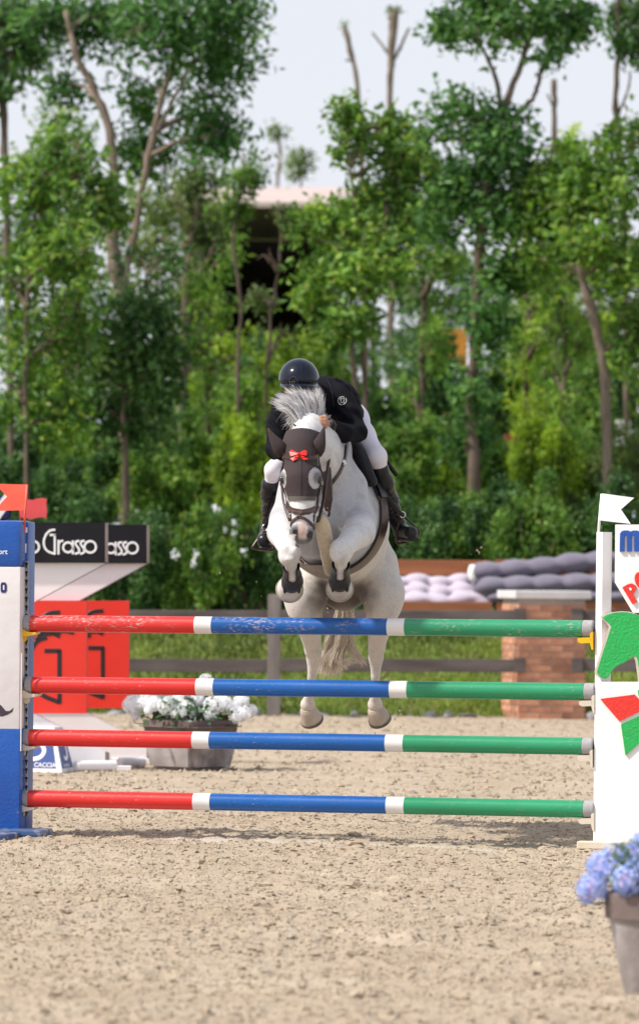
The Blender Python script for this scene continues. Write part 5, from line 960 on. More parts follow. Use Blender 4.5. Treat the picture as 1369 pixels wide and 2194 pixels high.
for k in range(90):                                       # the tail: wavy locks swinging to the right at their ends
    u = np.clip(j(.55), -1.2, 1.2); e0 = rg.random(); wv = j(5); dy = j(.035)
    for i in range(30):
        e_ = np.clip(e0 + j(.06), 0, 1); o = j(2.0)
        ctrl.append([H(737 + 5 * u + j(2), 1245 + j(5), 34.02 + j(.01)), H(733 + 11 * u + o * .6, 1320 + j(5), 34.20 + dy), H(724 + 17 * u + wv + o, 1372 + j(5), 34.26 + dy + j(.01)), H(710 + 19 * u + 14 * e_ - wv * .4 + o, 1412 + j(4), 34.27 + dy + j(.015)), H(702 + 20 * u + 52 * e_ ** 1.5 + o * 1.4 + j(3), 1444 - 28 * e_ ** 1.5 + j(6), 34.28 + dy + j(.02))])
ctrl = [[np.array(p) for p in c] for c in ctrl]
for i in range(220):
    q = rg.random(); ctrl.append([H(740 + j(5), 1290, 34.1), H(748 + j(6), 1335 + j(8), 34.2), H(745 + 5 * q + j(5), 1372 + j(6), 34.25), H(750 + 14 * q + j(4), 1398 + j(4), 34.28), H(760 + 26 * q + j(3), 1412 + 12 * q + j(5), 34.3)])
hair('tail', ctrl, .0016, M_TAIL, horse, 12)

# ---------------------------------------------------------------- tack
M_BRN = mat('brown_leather', lin(.062, .030, .024), lin(.040, .020, .017), scale=20, rough=.38, bump=.1, bscale=90); M_BLKL = mat('black_leather', lin(.006, .005, .007), lin(.010, .009, .011), scale=20, rough=.4, spec=.3, bump=.15, bscale=90)
def weave_mat(name, c):
    m = mat(name, c, tuple(x * 1.5 for x in c[:3]) + (1,), scale=140, rough=.85, bump=.5, bscale=260, detail=2); return m
M_HOOD = weave_mat('hood_mesh', lin(.030, .019, .020)); M_HOODE = mat('hood_edge', lin(.085, .075, .066), rough=.8); M_NAVYP = mat('navy_pad', lin(.010, .018, .055), lin(.014, .022, .07), scale=12, rough=.8); M_PIPE = mat('pad_piping', lin(.10, .07, .075), rough=.6); M_FLEECE = mat('fleece', lin(.62, .54, .41), lin(.52, .44, .32), scale=45, rough=.95, bump=.8, bscale=130, sheen=.4); M_CHROME = mat('buckle_steel', lin(.62, .60, .57), rough=.25, metal=1.0)
# fly hood over poll, ears and forehead
hd = thing('fly_hood', 'dark brown mesh fly hood with round eye holes and red bow on the horse head', 'fly hood', P(645, 1070, 31.6))
Vh, Fh = sdf_mesh([p for p in HEAD if p[0] != 'cut'][:-2] + [NECK[1]], .005, .0065, 2); hx, hy = proj(Vh)
e1 = ((hx - 601.5) / 11.0) ** 2 + ((hy - 1025) / 25.0) ** 2 > 1; e2 = ((hx - 676) / 15.5) ** 2 + ((hy - 1024) / 23.5) ** 2 > 1
kp = (hy > 916 + .02 * (hx - 645) ** 2 * .3) & (hy < 1070 - .01 * np.abs(hx - 645)) & (Vh[:, 1] < 31.80 + .05 * (hy < 960)) & e1 & e2
Vm, Fm = keep_faces(Vh, Fh, kp); o = obj('mask', Vm, Fm, M_HOOD, hd); sd = o.modifiers.new('thickness', 'SOLIDIFY'); sd.thickness = .003; sd.offset = -1
ed = (hy > 1062) & (hy < 1073) & (Vh[:, 1] < 31.80); Ve, Fe = keep_faces(Vh + (Vh - np.array(P(648, 1066, 31.75))) * .008, Fh, ed); obj('hem', Ve, Fe, M_HOODE, hd)
Vp, Fp = keep_faces(Vh + np.array([0, -.0012, 0]), Fh, kp & (np.abs(hx - 646) < 2.6) & (Vh[:, 1] < 31.75) & (hy > 985)); obj('centre_seam', Vp, Fp, mat('hood_seam', lin(.018, .012, .013), rough=.9), hd)
for pts in (((606, 974, 31.72), (598, 958, 31.70), (586, 940, 31.70), (573, 917, 31.71)), ((676, 974, 31.72), (682, 956, 31.70), (688, 938, 31.70), (694.5, 913, 31.71))):
    c = spline([H(*q) for q in pts], 10); MB().tube(c, lerp_list([.036, .046, .038, .022, .004], 10), 14, True, .6, (0, 1, 0)).build('ear_cover', M_HOOD, hd)
bw = thing('ribbon_bow', 'small bright red ribbon bow tied to the hood above the browband', 'bow', hit(640, 976, .012)[0]); M_BOW = mat('bow_red', lin(.85, .025, .012), lin(.75, .018, .01), scale=30, rough=.4)
for nm, pts in (('loop', [(640, 974), (628, 966), (623.5, 970), (626, 980), (639, 976)]), ('loop', [(640, 974), (650, 967), (655, 969), (654, 979), (641, 976)]), ('tail', [(639, 975), (632, 980), (624, 984), (630, 990), (636, 986), (641, 978)]), ('tail', [(640, 976), (645, 983), (650, 988), (658, 985), (650, 980), (643, 975)])):
    q = [hit(x, y, .014 + .006 * (nm == 'loop'))[0] for x, y in pts]; c = sum(q, Vector()) / len(q); Vb = [tuple(p) for p in q] + [tuple(p + Vector((0, -.008 if i in (1, 2, 3) else -.004, 0))) for i, p in enumerate(q)]; k = len(q)
    MB().add(Vb, [tuple(range(k)), tuple(range(2 * k - 1, k - 1, -1))] + [(i, (i + 1) % k, k + (i + 1) % k, k + i) for i in range(k)]).build(nm, M_BOW, bw, False)
q = hit(640, 976, .024)[0]; MB().lathe([(.001, -.008), (.008, -.004), (.009, .003), (.001, .008)], q, (0, 0, 1), 10).build('knot', M_BOW, bw)
# bridle
br = thing('bridle', 'brown leather bridle with flash noseband on the horse head', 'bridle', P(648, 1110, 31.55))
def ring(cpx, cpy, cY, tilt, a0, a1, n, off, rmax=.5):
    """points around the head in a plane tilted about the x axis"""
    c = P(cpx, cpy, cY); f = Vector((0, -math.cos(tilt), -math.sin(tilt))); r = Vector((1, 0, 0)); out = []
    for i in range(n):
        w = math.radians(a0 + (a1 - a0) * i / (n - 1)); d = f * math.cos(w) + r * math.sin(w); q, nn, _, _ = BV.ray_cast(c + d * .26, -d)
        if q is None or (q - c).length > .2: q, nn = c + d * .09, d
        out.append((q + d * off, d))
    return out
def strap(name, pts, w, th, m, parent): return MB().ribbon([p for p, _ in pts], [n_ for _, n_ in pts], w, th).build(name, m, parent, False)
nb_p = [near(614, 1078, 31.72, .003)] + [hit(x, y, .003) for x, y in ((616, 1083), (622, 1090), (632, 1095.5), (646, 1098), (660, 1096), (671, 1091), (677, 1084))] + [near(682, 1079, 31.72, .003)]
strap('noseband', nb_p, .036, .009, M_BRN, br); strap('noseband_padding', [(p + n_ * .008, n_) for p, n_ in nb_p[1:-1]], .012, .003, mat('light_leather', lin(.10, .05, .038), rough=.45), br)
strap('flash_strap', [near(623, 1134, 31.62, .004)] + [hit(x, y, .004) for x, y in ((624.5, 1124), (630, 1115), (636, 1110.5), (643, 1109), (651, 1111), (659, 1116.5), (666, 1124), (671, 1131))] + [near(675, 1140, 31.62, .004)], .018, .007, M_BRN, br); q = hit(641, 1108, .008)[0]; MB().box(q, (.030, .010, .016), 0, .003).build('flash_loop', M_BRN, br, False)
strap('browband', ring(645, 968, 31.78, .24, -92, 92, 40, .012), .024, .007, M_BRN, br); strap('headpiece', [(near(x, y, Y, .012)) for x, y, Y in ((601, 1000, 31.74), (600, 975, 31.78), (612, 945, 31.84), (640, 925, 31.86), (668, 943, 31.84), (688, 975, 31.78), (690, 1000, 31.74))], .024, .005, M_BRN, br)
for pts in (((600, 985, 31.72), (600, 1010, 31.70), (603, 1036, 31.68), (609, 1062, 31.66), (615, 1085, 31.64), (619, 1108, 31.62), (622, 1124, 31.61)), ((689, 985, 31.72), (691, 1010, 31.71), (690, 1036, 31.69), (687, 1062, 31.67), (684, 1085, 31.65), (680, 1108, 31.63), (676, 1126, 31.61))):
    strap('cheek_strap', [near(*p, .009) for p in pts], .023, .006, M_BRN, br)
    q = near(*pts[5], .012)[0]; MB().tube([q + Vector((0, math.cos(w) * .022 * 0 - .004, 0)) + Vector((math.cos(w) * .012, 0, math.sin(w) * .022)) for w in np.linspace(0, 6.283, 15)], .0035, 6, False).build('bit_ring', M_CHROME, br)
    q = near(*pts[2], .013)[0]; MB().box(q, (.018, .008, .022), 0, .003).build('buckle', M_CHROME, br, False)
strap('throat_strap', [near(x, y, Y, .012) for x, y, Y in ((692, 995, 31.78), (697, 1030, 31.82), (697, 1060, 31.84), (690, 1085, 31.80))], .016, .005, M_BRN, br)
MB().tube(spline([H(681, 1118, 31.60), H(692, 1075, 31.70), H(699, 1020, 31.86), H(706, 965, 32.0), H(702, 925, 32.06), H(692, 908, 32.0)], 24), .012, 6, True, .45).build('rein', M_BRN, br); MB().tube(spline([H(620, 1116, 31.60), H(606, 1070, 31.72), H(604, 1010, 31.92), H(620, 960, 32.0), H(640, 930, 32.04)], 20), .0085, 6, True, .45).build('rein', M_BRN, br)
# breastplate and martingale
bpl = thing('breastplate', 'brown leather breastplate strap across the horse shoulder', 'breastplate', P(715, 1000, 32.2))
strap('shoulder_strap', [hit(x, y, .006) for x, y in ((741, 948), (740, 962), (737, 980), (732, 996), (726, 1010), (718, 1022), (710, 1032), (703, 1038))], .034, .007, M_BRN, bpl); q = hit(733, 990, .012)[0]; MB().box(q, (.02, .01, .03), 0, .003, 0, -.4).build('buckle', M_CHROME, bpl, False)
cp = [(698, 985, 31.99), (699, 1010, 31.99), (700, 1040, 31.99), (701, 1070, 32.0), (702, 1094, 32.02)]
MB().ribbon([P(*p) for p in cp], [Vector((.25, -1, 0))] * 5, [.046, .060, .066, .066, .034], .014).build('chest_plate', M_BRN, bpl, False); MB().tube(spline([P(700, 1088, 32.0), P(705, 1097, 32.0), P(703, 1106, 32.02)], 6), .010, 6, True, .5).build('strap_tip', M_BRN, bpl)
fs = thing('martingale_sleeve', 'cream fleece sleeve hanging from the bit to the chest', 'fleece sleeve', P(706, 1230, 32.1)); MB().tube(spline([H(687, 1106, 31.64), H(691, 1130, 31.70), H(698, 1165, 31.82), H(705, 1200, 31.96), H(709, 1226, 32.06), H(710, 1233, 32.09)], 20), lerp_list([.026, .046, .048, .046, .043, .038, .014], 20), 16, True, .5, (0, 1, 0)).build('sleeve', M_FLEECE, fs)
# saddle pad, saddle, girth: fitted shells over the barrel
def shell(name, prims, off, keep, m, parent, h=.011, thick=.006):
    Vh, Fh = sdf_mesh(prims, h, off, 1); hx, hy = proj(Vh); Vk, Fk = keep_faces(Vh, Fh, keep(Vh, hx, hy)); o = obj(name, Vk, Fk, m, parent); s = o.modifiers.new('thickness', 'SOLIDIFY'); s.thickness = thick; s.offset = 1; return o
TK = TRUNK[:4] + TRUNK[6:8]
def zline(V): return V[:, 2]
zpad = P(800, 1074, 32.9).z; zflap = P(800, 1062, 32.85).z
sp = thing('saddle_pad', 'navy saddle pad with dark piping under the black saddle', 'saddle pad', P(716, 1000, 32.9))
def fr(V):                                               # front edge of pad: slants back down the shoulder
    x, y = proj(V); return np.where(x > 715, 32.9 - (x - (738 + (y - 951) * .46)) * .012, 32.66 + .12 * np.clip((2.35 - V[:, 2]) / .35, 0, 1))
shell('pad', TK, .014, lambda V, x, y: (V[:, 1] > fr(V)) & (V[:, 1] < 33.22) & (V[:, 2] > zpad - .10 * (V[:, 1] - 32.8)), M_NAVYP, sp)
shell('piping', TK, .017, lambda V, x, y: (V[:, 1] > fr(V) - .004) & (V[:, 1] < fr(V) + .022) & (V[:, 2] > zpad), M_PIPE, sp, .009, .008); shell('hem', TK, .017, lambda V, x, y: (V[:, 1] > fr(V)) & (V[:, 1] < 33.22) & (V[:, 2] > zpad - .10 * (V[:, 1] - 32.8) - .006) & (V[:, 2] < zpad - .10 * (V[:, 1] - 32.8) + .022), M_PIPE, sp, .009, .008)
sa = thing('saddle', 'black leather jumping saddle with long flaps and stirrups', 'saddle', P(735, 960, 32.9))
shell('flap', TK, .034, lambda V, x, y: (V[:, 1] > fr(V) + .06 + .05 * np.sin(np.clip((V[:, 2] - zflap) / .35, 0, 1) * 3.14)) & (V[:, 1] < 33.05) & (V[:, 2] > zflap - .02), M_BLKL, sa, .011, .008)
Vs_, Fs_ = sdf_mesh([rc(H(738, 956, 32.72), H(744, 968, 32.95), .085, .10, .06, (0, 0, 1), .7), rc(H(744, 968, 32.95), H(746, 962, 33.2), .12, .13, .06, (0, 0, 1), .55), el(H(736, 952, 32.70), (.10, .05, .06), .05), rc(H(766, 965, 32.66), H(796, 1032, 32.62), .045, .036, .03), rc(H(690, 985, 32.78), H(640, 1030, 32.76), .03, .022, .03)], .011); obj('seat', Vs_, Fs_, M_BLKL, sa)
gi = thing('girth', 'brown leather girth and belly guard round the horse', 'girth', P(714, 1235, 32.75))
shell('girth_strap', TRUNK, .012, lambda V, x, y: (V[:, 1] > 32.70) & (V[:, 1] < 32.83) & (V[:, 2] < zflap + .02), M_BRN, gi, .010, .008); shell('belly_guard', TRUNK + FL[:1] + FR[:1], .022, lambda V, x, y: (V[:, 1] > 32.10) & (V[:, 1] < 32.83) & (np.abs(x - 692) < 52) & (y > 1207 - .010 * (x - 690) ** 2 * .0) & (V[:, 2] < 1.74), M_BRN, gi, .010, .010)
MB().tube(spline([hit(x, y, .02)[0] for x, y in ((646, 1196), (655, 1203), (668, 1208), (682, 1209), (696, 1207), (706, 1203))], 14), .017, 8).build('fleece_edge', mat('grey_fleece', lin(.36, .32, .26), lin(.28, .24, .2), scale=60, rough=1.0, bump=.6, bscale=120), gi)
# tendon boots on the forelegs
for nm, PRM, cx_, a_, b_ in (('left', FL, 625, (621, 1200, 31.74), (626, 1246, 31.97)), ('right', FR, 728, (731, 1196, 31.73), (727, 1243, 31.97))):
    tb = thing('tendon_boot', 'black open front boot on the foreleg at %s of the picture' % nm, 'horse boot', P(*b_), 'front leg boots')
    A3, B3 = H(*a_), H(*b_); dv = B3 - A3
    def kp(V, x, y, A3=A3, dv=dv, cx_=cx_):
        t = ((V - A3) @ dv) / (dv @ dv); front = (np.abs(x - cx_ - .3) < 8.6 - 2.0 * t) & (V[:, 1] < (A3 + dv * np.clip(t, 0, 1)[:, None])[:, 1] + .01)
        return (t > .28) & (t < 1.12) & ~((t < .74) & front) & (V[:, 1] > 31.78)
    shell('boot_shell', PRM[-3:], .010, kp, mat('boot_black', lin(.012, .011, .013), rough=.5), tb, .006, .006)
    for s in (-1, 1):
        c = [H(cx_ + s * 11.5, b_[1] - 4, b_[2] - .035), H(cx_ + s * 14.5, b_[1] + 8, b_[2] - .035), H(cx_ + s * 15.5, b_[1] + 20, b_[2] - .01), H(cx_ + s * 15, b_[1] + 25, b_[2] + .01)]
        MB().tube(spline(c, 8), lerp_list([.012, .011, .010, .007], 8), 8, True, .6, (0, 1, 0)).build('strap_end', mat('boot_black', lin(.012, .011, .013)), tb)
# ================================================================ the rider, folded over the neck
rp = P(715, 985, 32.9)
rider = thing('person', 'rider in black jacket, white breeches, black boots and helmet crouched over the horse neck', 'person', rp)
M_SKIN = mat('skin', lin(.42, .22, .145), lin(.36, .18, .12), scale=25, rough=.5, bump=.1, bscale=120); M_JACK = mat('black_jacket', lin(.005, .005, .008), lin(.009, .009, .013), scale=8, rough=.8, bump=.3, bscale=18, spec=.10); M_BREE = mat('white_breeches', lin(.74, .71, .78), lin(.69, .66, .73), scale=10, rough=.75, bump=.15, bscale=60)
M_BOOT = mat('black_boot', lin(.010, .010, .012), lin(.016, .015, .018), scale=14, rough=.3, spec=.3, bump=.25, bscale=26, stretch=(1, 1, 2.5)); M_HELM = mat('helmet_gloss', lin(.006, .009, .020), rough=.10, coat=.0, spec=.35); M_HELMM = mat('helmet_matt', lin(.012, .012, .014), rough=.5)
def TORSO(o): return [rc(H(672, 862, 32.48), H(715, 868, 32.72), .135 - o, .150 - o, .06), rc(H(715, 868, 32.72), H(742, 902, 33.02), .150 - o, .125 - o, .06), el(H(690, 842, 32.55), (.15 - o, .13 - o, .10 - o), .06), rc(H(615, 868, 32.46), H(720, 846, 32.50), .085 - o, .090 - o, .06), el(H(662, 880, 32.42), (.10 - o, .09 - o, .10 - o), .05)]
ARM_R = [(726, 850, 32.46), (748, 885, 32.40), (766, 926, 32.34), (736, 928, 32.20), (704, 911, 32.06)]; ARM_L = [(610, 866, 32.45), (594, 910, 32.40), (590, 962, 32.32), (606, 968, 32.22), (632, 950, 32.10)]
def ARMS(o): return chain([H(*q) for q in ARM_R], [r - o for r in (.082, .070, .056, .055, .042)], .025) + chain([H(*q) for q in ARM_L], [r - o for r in (.078, .066, .058, .052, .042)], .025)
LEG_R = [(748, 905, 33.02), (772, 935, 32.86), (806, 978, 32.70), (811, 998, 32.73)]; LEG_L = [(705, 915, 33.02), (640, 950, 32.84), (584, 1006, 32.68), (581, 1030, 32.72)]
def LEGS(o): return chain([H(*q) for q in LEG_R], [r - o for r in (.125, .088, .058, .050)], .04) + chain([H(*q) for q in LEG_L], [r - o for r in (.125, .085, .044, .042)], .04) + [el(H(732, 905, 33.08), (.16 - o, .13 - o, .14 - o), .06)]
SH_R = [(812, 1006, 32.74), (822, 1034, 32.80), (837, 1072, 32.90), (849, 1112, 32.97)]; SH_L = [(580, 1040, 32.74), (579, 1060, 32.79), (577, 1092, 32.88), (574, 1130, 32.95)]
def SHIN(o): return chain([H(*q) for q in SH_R], [r - o for r in (.060, .058, .045, .042)], .03), chain([H(*q) for q in SH_L], [r - o for r in (.060, .056, .044, .040)], .03)
def FOOT(o): return [rc(H(850, 1118, 32.98), H(862, 1142, 32.93), .044 - o, .045 - o, .03), rc(H(862, 1142, 32.93), H(880, 1142, 32.76), .046 - o, .043 - o, .03)], [rc(H(574, 1134, 32.96), H(570, 1154, 32.92), .044 - o, .045 - o, .03), rc(H(570, 1154, 32.92), H(565, 1158, 32.74), .046 - o, .044 - o, .03)]
# hands: palm, four bent fingers and a thumb each, closed on the reins against the crest
def HAND(w, k, f):
    w, k = H(*w), H(*k); pr = [rc(w, w * .35 + k * .65, .026, .030, .015), rc(w * .35 + k * .65, k, .030, .026, .015)]; d = (k - w) / np.linalg.norm(k - w); up = np.array([0, 0, 1.0]); s = np.cross(d, up) * f; s /= np.linalg.norm(s)
    for i, (o, L) in enumerate(((.030, .9), (.011, 1.0), (-.009, .95), (-.028, .78))):
        a = k + up * o + d * .002; b = a + d * .026 * L + s * .014; c = b + s * .026 * L - d * .010; e = c - d * .022 * L; pr += [rc(a, b, .0115, .0105, .007), rc(b, c, .0105, .0095, .004), rc(c, e, .0095, .0085, .004)]
    a = w * .45 + k * .55 + up * .026; b = a + d * .024 + up * .016 + s * .012; c = b + d * .026 + s * .012; return pr + [rc(a, b, .014, .012, .010), rc(b, c, .012, .009, .004)]
HC = H(640, 822, 32.28)
HEADR = [el(HC, (.082, .105, .105), .03), rc(H(641, 838, 32.22), H(644, 862, 32.20), .070, .045, .04), rc(H(650, 850, 32.34), H(664, 868, 32.46), .058, .066, .04),
         rc(H(641, 832, 32.165), H(641.5, 846, 32.145), .010, .015, .015), el(H(641.5, 846, 32.150), (.018, .014, .011), .012), el(H(613.5, 836, 32.30), (.012, .025, .034), .012), el(H(668.5, 834, 32.30), (.012, .025, .034), .012),
         cut(el(H(629, 834, 32.175), (.013, .012, .008), .010)), cut(el(H(654, 833, 32.175), (.013, .012, .008), .010)), rc(H(634, 856, 32.150), H(650, 856, 32.150), .007, .007, .008), cut(rc(H(633, 857.3, 32.140), H(651, 857.3, 32.140), .0025, .0025, .003))]
sr, sl_ = SHIN(.012); f1, f2 = FOOT(.012)
V, F = sdf_mesh(TORSO(.016) + ARMS(.014) + LEGS(.014) + sr + sl_ + f1 + f2 + HEADR + HAND(ARM_R[-1], (688, 905, 31.97), -1) + HAND(ARM_L[-1], (648, 938, 32.02), 1), .0065, 0, 1); obj('body', V, F, M_SKIN, rider)
for ex_ in (629, 654): q = H(ex_, 834.5, 32.178); e_ = MB().lathe([(.001, -.010), (.008, -.006), (.010, 0), (.008, .006), (.001, .010)], q, (0, 0, 1), 12).build('eye', mat('eye_white', lin(.6, .58, .55), rough=.2), rider); MB().lathe([(.005, 0), (.001, .002)], Vector(q) + Vector((0, -.0095, 0)), (0, -1, 0), 10).build('iris', M_EYE, e_)
V, F = sdf_mesh(TORSO(0) + ARMS(0), .008, 0, 1); px, py = proj(V)
fold = .010 * np.sin(V[:, 2] * 95 + V[:, 0] * 60 + 9 * vnoise(V[:, 0] * 9, V[:, 2] * 9, 2)) * np.clip(vnoise(V[:, 0] * 7 + 3, V[:, 2] * 7, 3) * 2 + .35, 0, 1)
V = V + np.array([0, -1, .3]) * fold[:, None]
we, wl_ = H(*ARM_R[-1]), H(*ARM_L[-1]); kp = (np.linalg.norm(V - we, axis=1) > .050) & (np.linalg.norm(V - wl_, axis=1) > .05); Vj, Fj = keep_faces(V, F, kp); jk = obj('jacket', Vj, Fj, M_JACK, rider)
JBV = BVHTree.FromPolygons([tuple(v) for v in Vj], [tuple(f) for f in Fj.tolist()])
def jhit(x, y, off=.003):
    d = ray(x, y).normalized(); q, nn, _, _ = JBV.ray_cast(CAM + d * 25, d)
    if q is None: q, nn, _, _ = JBV.find_nearest(P(x, y, 32.4))
    return q + nn * off, nn
M_EMB = mat('emblem_silver', lin(.55, .53, .52), rough=.5); mb = MB()
def jline(pts, w=.0035):
    q = [jhit(x, y) for x, y in pts]; mb.ribbon([a for a, _ in q], [b for _, b in q], w, .002)
jline(circ(733, 858.5, 8.6, 18, 60, 400)); jline([(729, 855), (731, 852.5), (733, 855), (736, 852.5), (737.5, 855.5), (736, 860), (737, 864), (733, 862), (729.5, 864), (730.5, 859), (729, 855)], .003); jline([(726, 864), (728, 867), (731, 866)], .003)
mb.build('embroidered_emblem', M_EMB, jk, False)
jline2 = [jhit(x, y, .002) for x, y in ((700, 812), (708, 830), (712, 850), (716, 872))]; MB().ribbon([a for a, _ in jline2], [b for _, b in jline2], .005, .003).build('shoulder_seam', M_HELMM, jk, False)
q = [jhit(x, y, .004) for x, y in ((718, 812), (730, 817), (742, 826), (752, 838))]; MB().ribbon([a for a, _ in q], [b for _, b in q], .02, .004).build('epaulet', M_JACK, jk, False)
V, F = sdf_mesh(LEGS(0), .0085, 0, 1); obj('breeches', V, F, M_BREE, rider)
for (sh_, ft_), w_ in zip(((SHIN(0)[0], FOOT(0)[0]), (SHIN(0)[1], FOOT(0)[1])), ('r', 'l')):
    V, F = sdf_mesh(sh_ + ft_, .0065, 0, 1); bx, by = proj(V); wr = .004 * np.sin(by * .62 + 3 * vnoise(bx * .1, by * .1, 4)) * np.clip((by - 1040) / 40, 0, 1) * np.clip((1125 - by) / 30, 0, 1); V = V + np.array([1 if w_ == 'r' else -1, -.6, 0]) * wr[:, None]
    o = obj('riding_boot', V, F, M_BOOT, rider)
    lo_y = 1160 if w_ == 'r' else 1172; a, b = (H(857, lo_y - 3, 32.98), H(886, lo_y - 5, 32.74)) if w_ == 'r' else (H(573, lo_y, 32.97), H(565, lo_y + 2, 32.72)); MB().tube([a, (a + b) / 2, b], [.040, .044, .034], 12, True, .35, (0, 0, 1)).build('sole', M_HELMM, o)
V, F = sdf_mesh([rc(H(652, 862, 32.28), H(668, 874, 32.34), .050, .06, .03), rc(H(662, 868, 32.27), H(672, 892, 32.30), .030, .024, .03)], .007); obj('stock_tie', V, F, mat('white_cotton', lin(.78, .76, .80), rough=.8), rider)
# helmet: glossy shell, matt band and peak, front vent
hm = H(640, 814, 32.26)
V, F = sdf_mesh([el(hm, (.117, .140, .122), .02), el(hm + np.array([0, .02, .01]), (.114, .13, .117), .03)], .006, 0, 2); bx, by = proj(V); up_ = (V[:, 2] > hm[2] - .006 + .10 * (V[:, 1] - hm[1]))
Vk, Fk = keep_faces(V, F, up_); he = obj('helmet', Vk, Fk, M_HELM, rider); s_ = he.modifiers.new('thickness', 'SOLIDIFY'); s_.thickness = .012; s_.offset = -1
Vk, Fk = keep_faces(hm + (V - hm) * .985, F, (V[:, 2] < hm[2] + .002 + .10 * (V[:, 1] - hm[1])) & (V[:, 2] > hm[2] - .055 + .10 * (V[:, 1] - hm[1]))); o = obj('helmet_band', Vk, Fk, M_HELMM, he); s_ = o.modifiers.new('thickness', 'SOLIDIFY'); s_.thickness = .010; s_.offset = -1
HB = BVHTree.FromPolygons([tuple(v) for v in V], [tuple(f) for f in F.tolist()])
def hhit(x, y, off):
    d = ray(x, y).normalized(); q, nn, _, _ = HB.ray_cast(CAM + d * 25, d); return (q + nn * off, nn) if q is not None else (Vector(H(x, y, 32.15)), Vector((0, -1, 0)))
pk = MB(); n_ = 15; top_ = []; bot = []
for i in range(n_):
    w = math.radians(-72 + 144 * i / (n_ - 1)); r1, r2 = .116, .150; c0 = Vector(hm) + Vector((math.sin(w) * r1, -math.cos(w) * r1 * 1.18, -.004 - .012)); c1 = Vector(hm) + Vector((math.sin(w) * (r1 + .004), -math.cos(w) * (r1 * 1.18 + .055), -.040)); top_ += [c0, c1]
pk.V = top_ + [v - UP * .006 for v in top_]; m_ = len(top_)
for i in range(n_ - 1): a = 2 * i; pk.F += [(a, a + 2, a + 3, a + 1), (m_ + a + 1, m_ + a + 3, m_ + a + 2, m_ + a), (a + 1, a + 3, m_ + a + 3, m_ + a + 1), (a, m_ + a, m_ + a + 2, a + 2)]
pk.build('peak', M_HELM, he)
arch = [hhit(x, y, .003) for x, y in ((619, 822), (621, 814), (625, 808), (629, 806.5), (633, 808), (636, 814), (638, 821))]; MB().ribbon([a for a, _ in arch], [b for _, b in arch], .008, .005).build('vent_arch', M_HELMM, he, False)
for x in (622, 626.5, 631): q = [hhit(x, y, .004) for y in (816, 822, 828)]; MB().ribbon([a for a, _ in q], [b for _, b in q], .0035, .002).build('vent_bar', mat('vent_grey', lin(.3, .28, .25), rough=.4), he, False)
q = [hhit(x, y, .001) for x, y in ((641, 770.5), (644, 785), (646, 800), (647, 812))]; MB().ribbon([a for a, _ in q], [b for _, b in q], .003, .002).build('helmet_seam', M_HELMM, he, False)
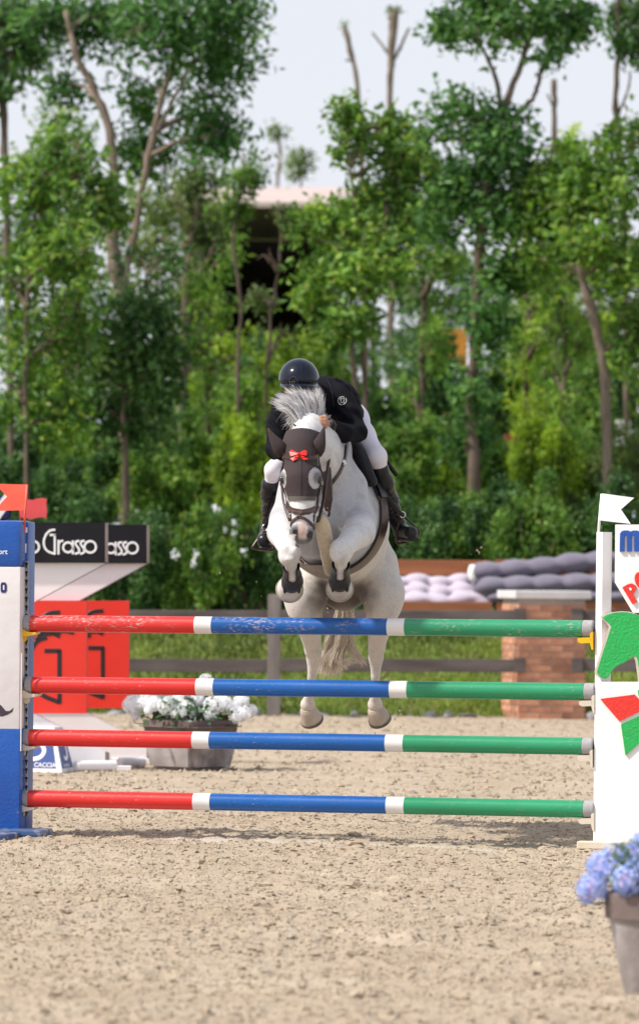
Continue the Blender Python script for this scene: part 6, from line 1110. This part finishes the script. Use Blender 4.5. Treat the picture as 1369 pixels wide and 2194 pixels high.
# watch, stirrups and their leathers
wa = thing('wrist_watch', 'dark watch on the rider wrist beside the neck of the horse', 'watch', H(704, 911, 32.03)); q0, q1 = H(703, 910, 32.05), H(711, 914, 32.08); MB().lathe([(.040, 0), (.042, .004), (.042, .022), (.040, .026)], q0, Vector(q1 - q0), 18).build('strap', M_BLKL, wa); MB().box(Vector((q0 + q1) / 2) + Vector((0, -.045, .005)), (.026, .012, .036), 0, .004, 0, .3).build('case', mat('watch_glass', lin(.02, .03, .045), rough=.12), wa, False)
def stirrup(label, top, loop, leather, foot_px):
    r = thing('stirrup', label, 'stirrup', P(*foot_px), 'stirrups'); MB().tube(spline([H(*q) for q in loop], 30), .0085, 8, False, .7).build('iron', mat('stirrup_iron', lin(.07, .045, .038), lin(.12, .08, .065), scale=20, rough=.35, metal=.5), r)
    lt = [P(*q) for q in leather]; MB().ribbon(spline(lt, 12), [Vector((0, -1, .2))] * 12, .026, .005).build('leather', M_BLKL, r, False); MB().tube([Vector(H(*top)) + Vector((math.cos(w) * .016, -.012, math.sin(w) * .018)) for w in np.linspace(0, 6.283, 15)], .0045, 6, False).build('eye_ring', M_CHROME, r)
stirrup('stirrup on the rider boot at right, hanging from black leathers', (862, 1103, 32.86), [(862, 1105, 32.86), (876, 1116, 32.84), (893, 1134, 32.82), (897, 1142, 32.81), (885, 1156, 32.84), (864, 1163, 32.88), (851, 1164, 32.90), (848, 1150, 32.90), (853, 1125, 32.88), (862, 1105, 32.86)], [(812, 1035, 32.74), (832, 1068, 32.78), (850, 1092, 32.82), (861, 1103, 32.85)], (870, 1160, 32.85))
stirrup('stirrup on the rider boot at left, beside the horse shoulder', (567, 1131, 32.86), [(567, 1133, 32.86), (556, 1148, 32.84), (543, 1168, 32.82), (541, 1174, 32.82), (556, 1178, 32.83), (580, 1179, 32.86), (587, 1176, 32.87), (585, 1160, 32.88), (576, 1142, 32.87), (567, 1133, 32.86)], [(590, 1062, 32.70), (583, 1090, 32.76), (575, 1115, 32.82), (568, 1130, 32.85)], (560, 1178, 32.84))
sp2 = thing('spur_strap', 'short black strap end behind the rider knee at right', 'strap', P(835, 1010, 32.85)); MB().tube(spline([H(826, 985, 32.82), H(838, 1003, 32.86), H(850, 1019, 32.90)], 8), lerp_list([.010, .014, .013], 8), 8, True, .4, (0, 1, 0)).build('strap', M_BLKL, sp2)
# grains of sand thrown up by the hooves
rg = np.random.default_rng(12); cs = []
for px_, py_, sp_, n_, Y0 in ((800, 1470, 40, 26, 34.0), (850, 1540, 30, 22, 34.2), (690, 1620, 40, 16, 34.0), (905, 1140, 25, 8, 33.0), (1025, 1180, 12, 6, 33.0), (580, 1240, 60, 12, 33.0), (700, 1285, 50, 18, 33.2)):
    for i in range(n_): cs.append(H(px_ + rg.normal(0, sp_), py_ + rg.normal(0, sp_ * .8), Y0 + rg.normal(0, .25)))
v, f = lumps(np.array(cs), rg.uniform(.0025, .0065, len(cs)), OCT_V, OCT_F, 1.0, rg); tag(obj('flying_sand', v, f, M_SAND, None, False), 'grains of sand thrown up in the air around the horse legs', 'sand', None, 'stuff')
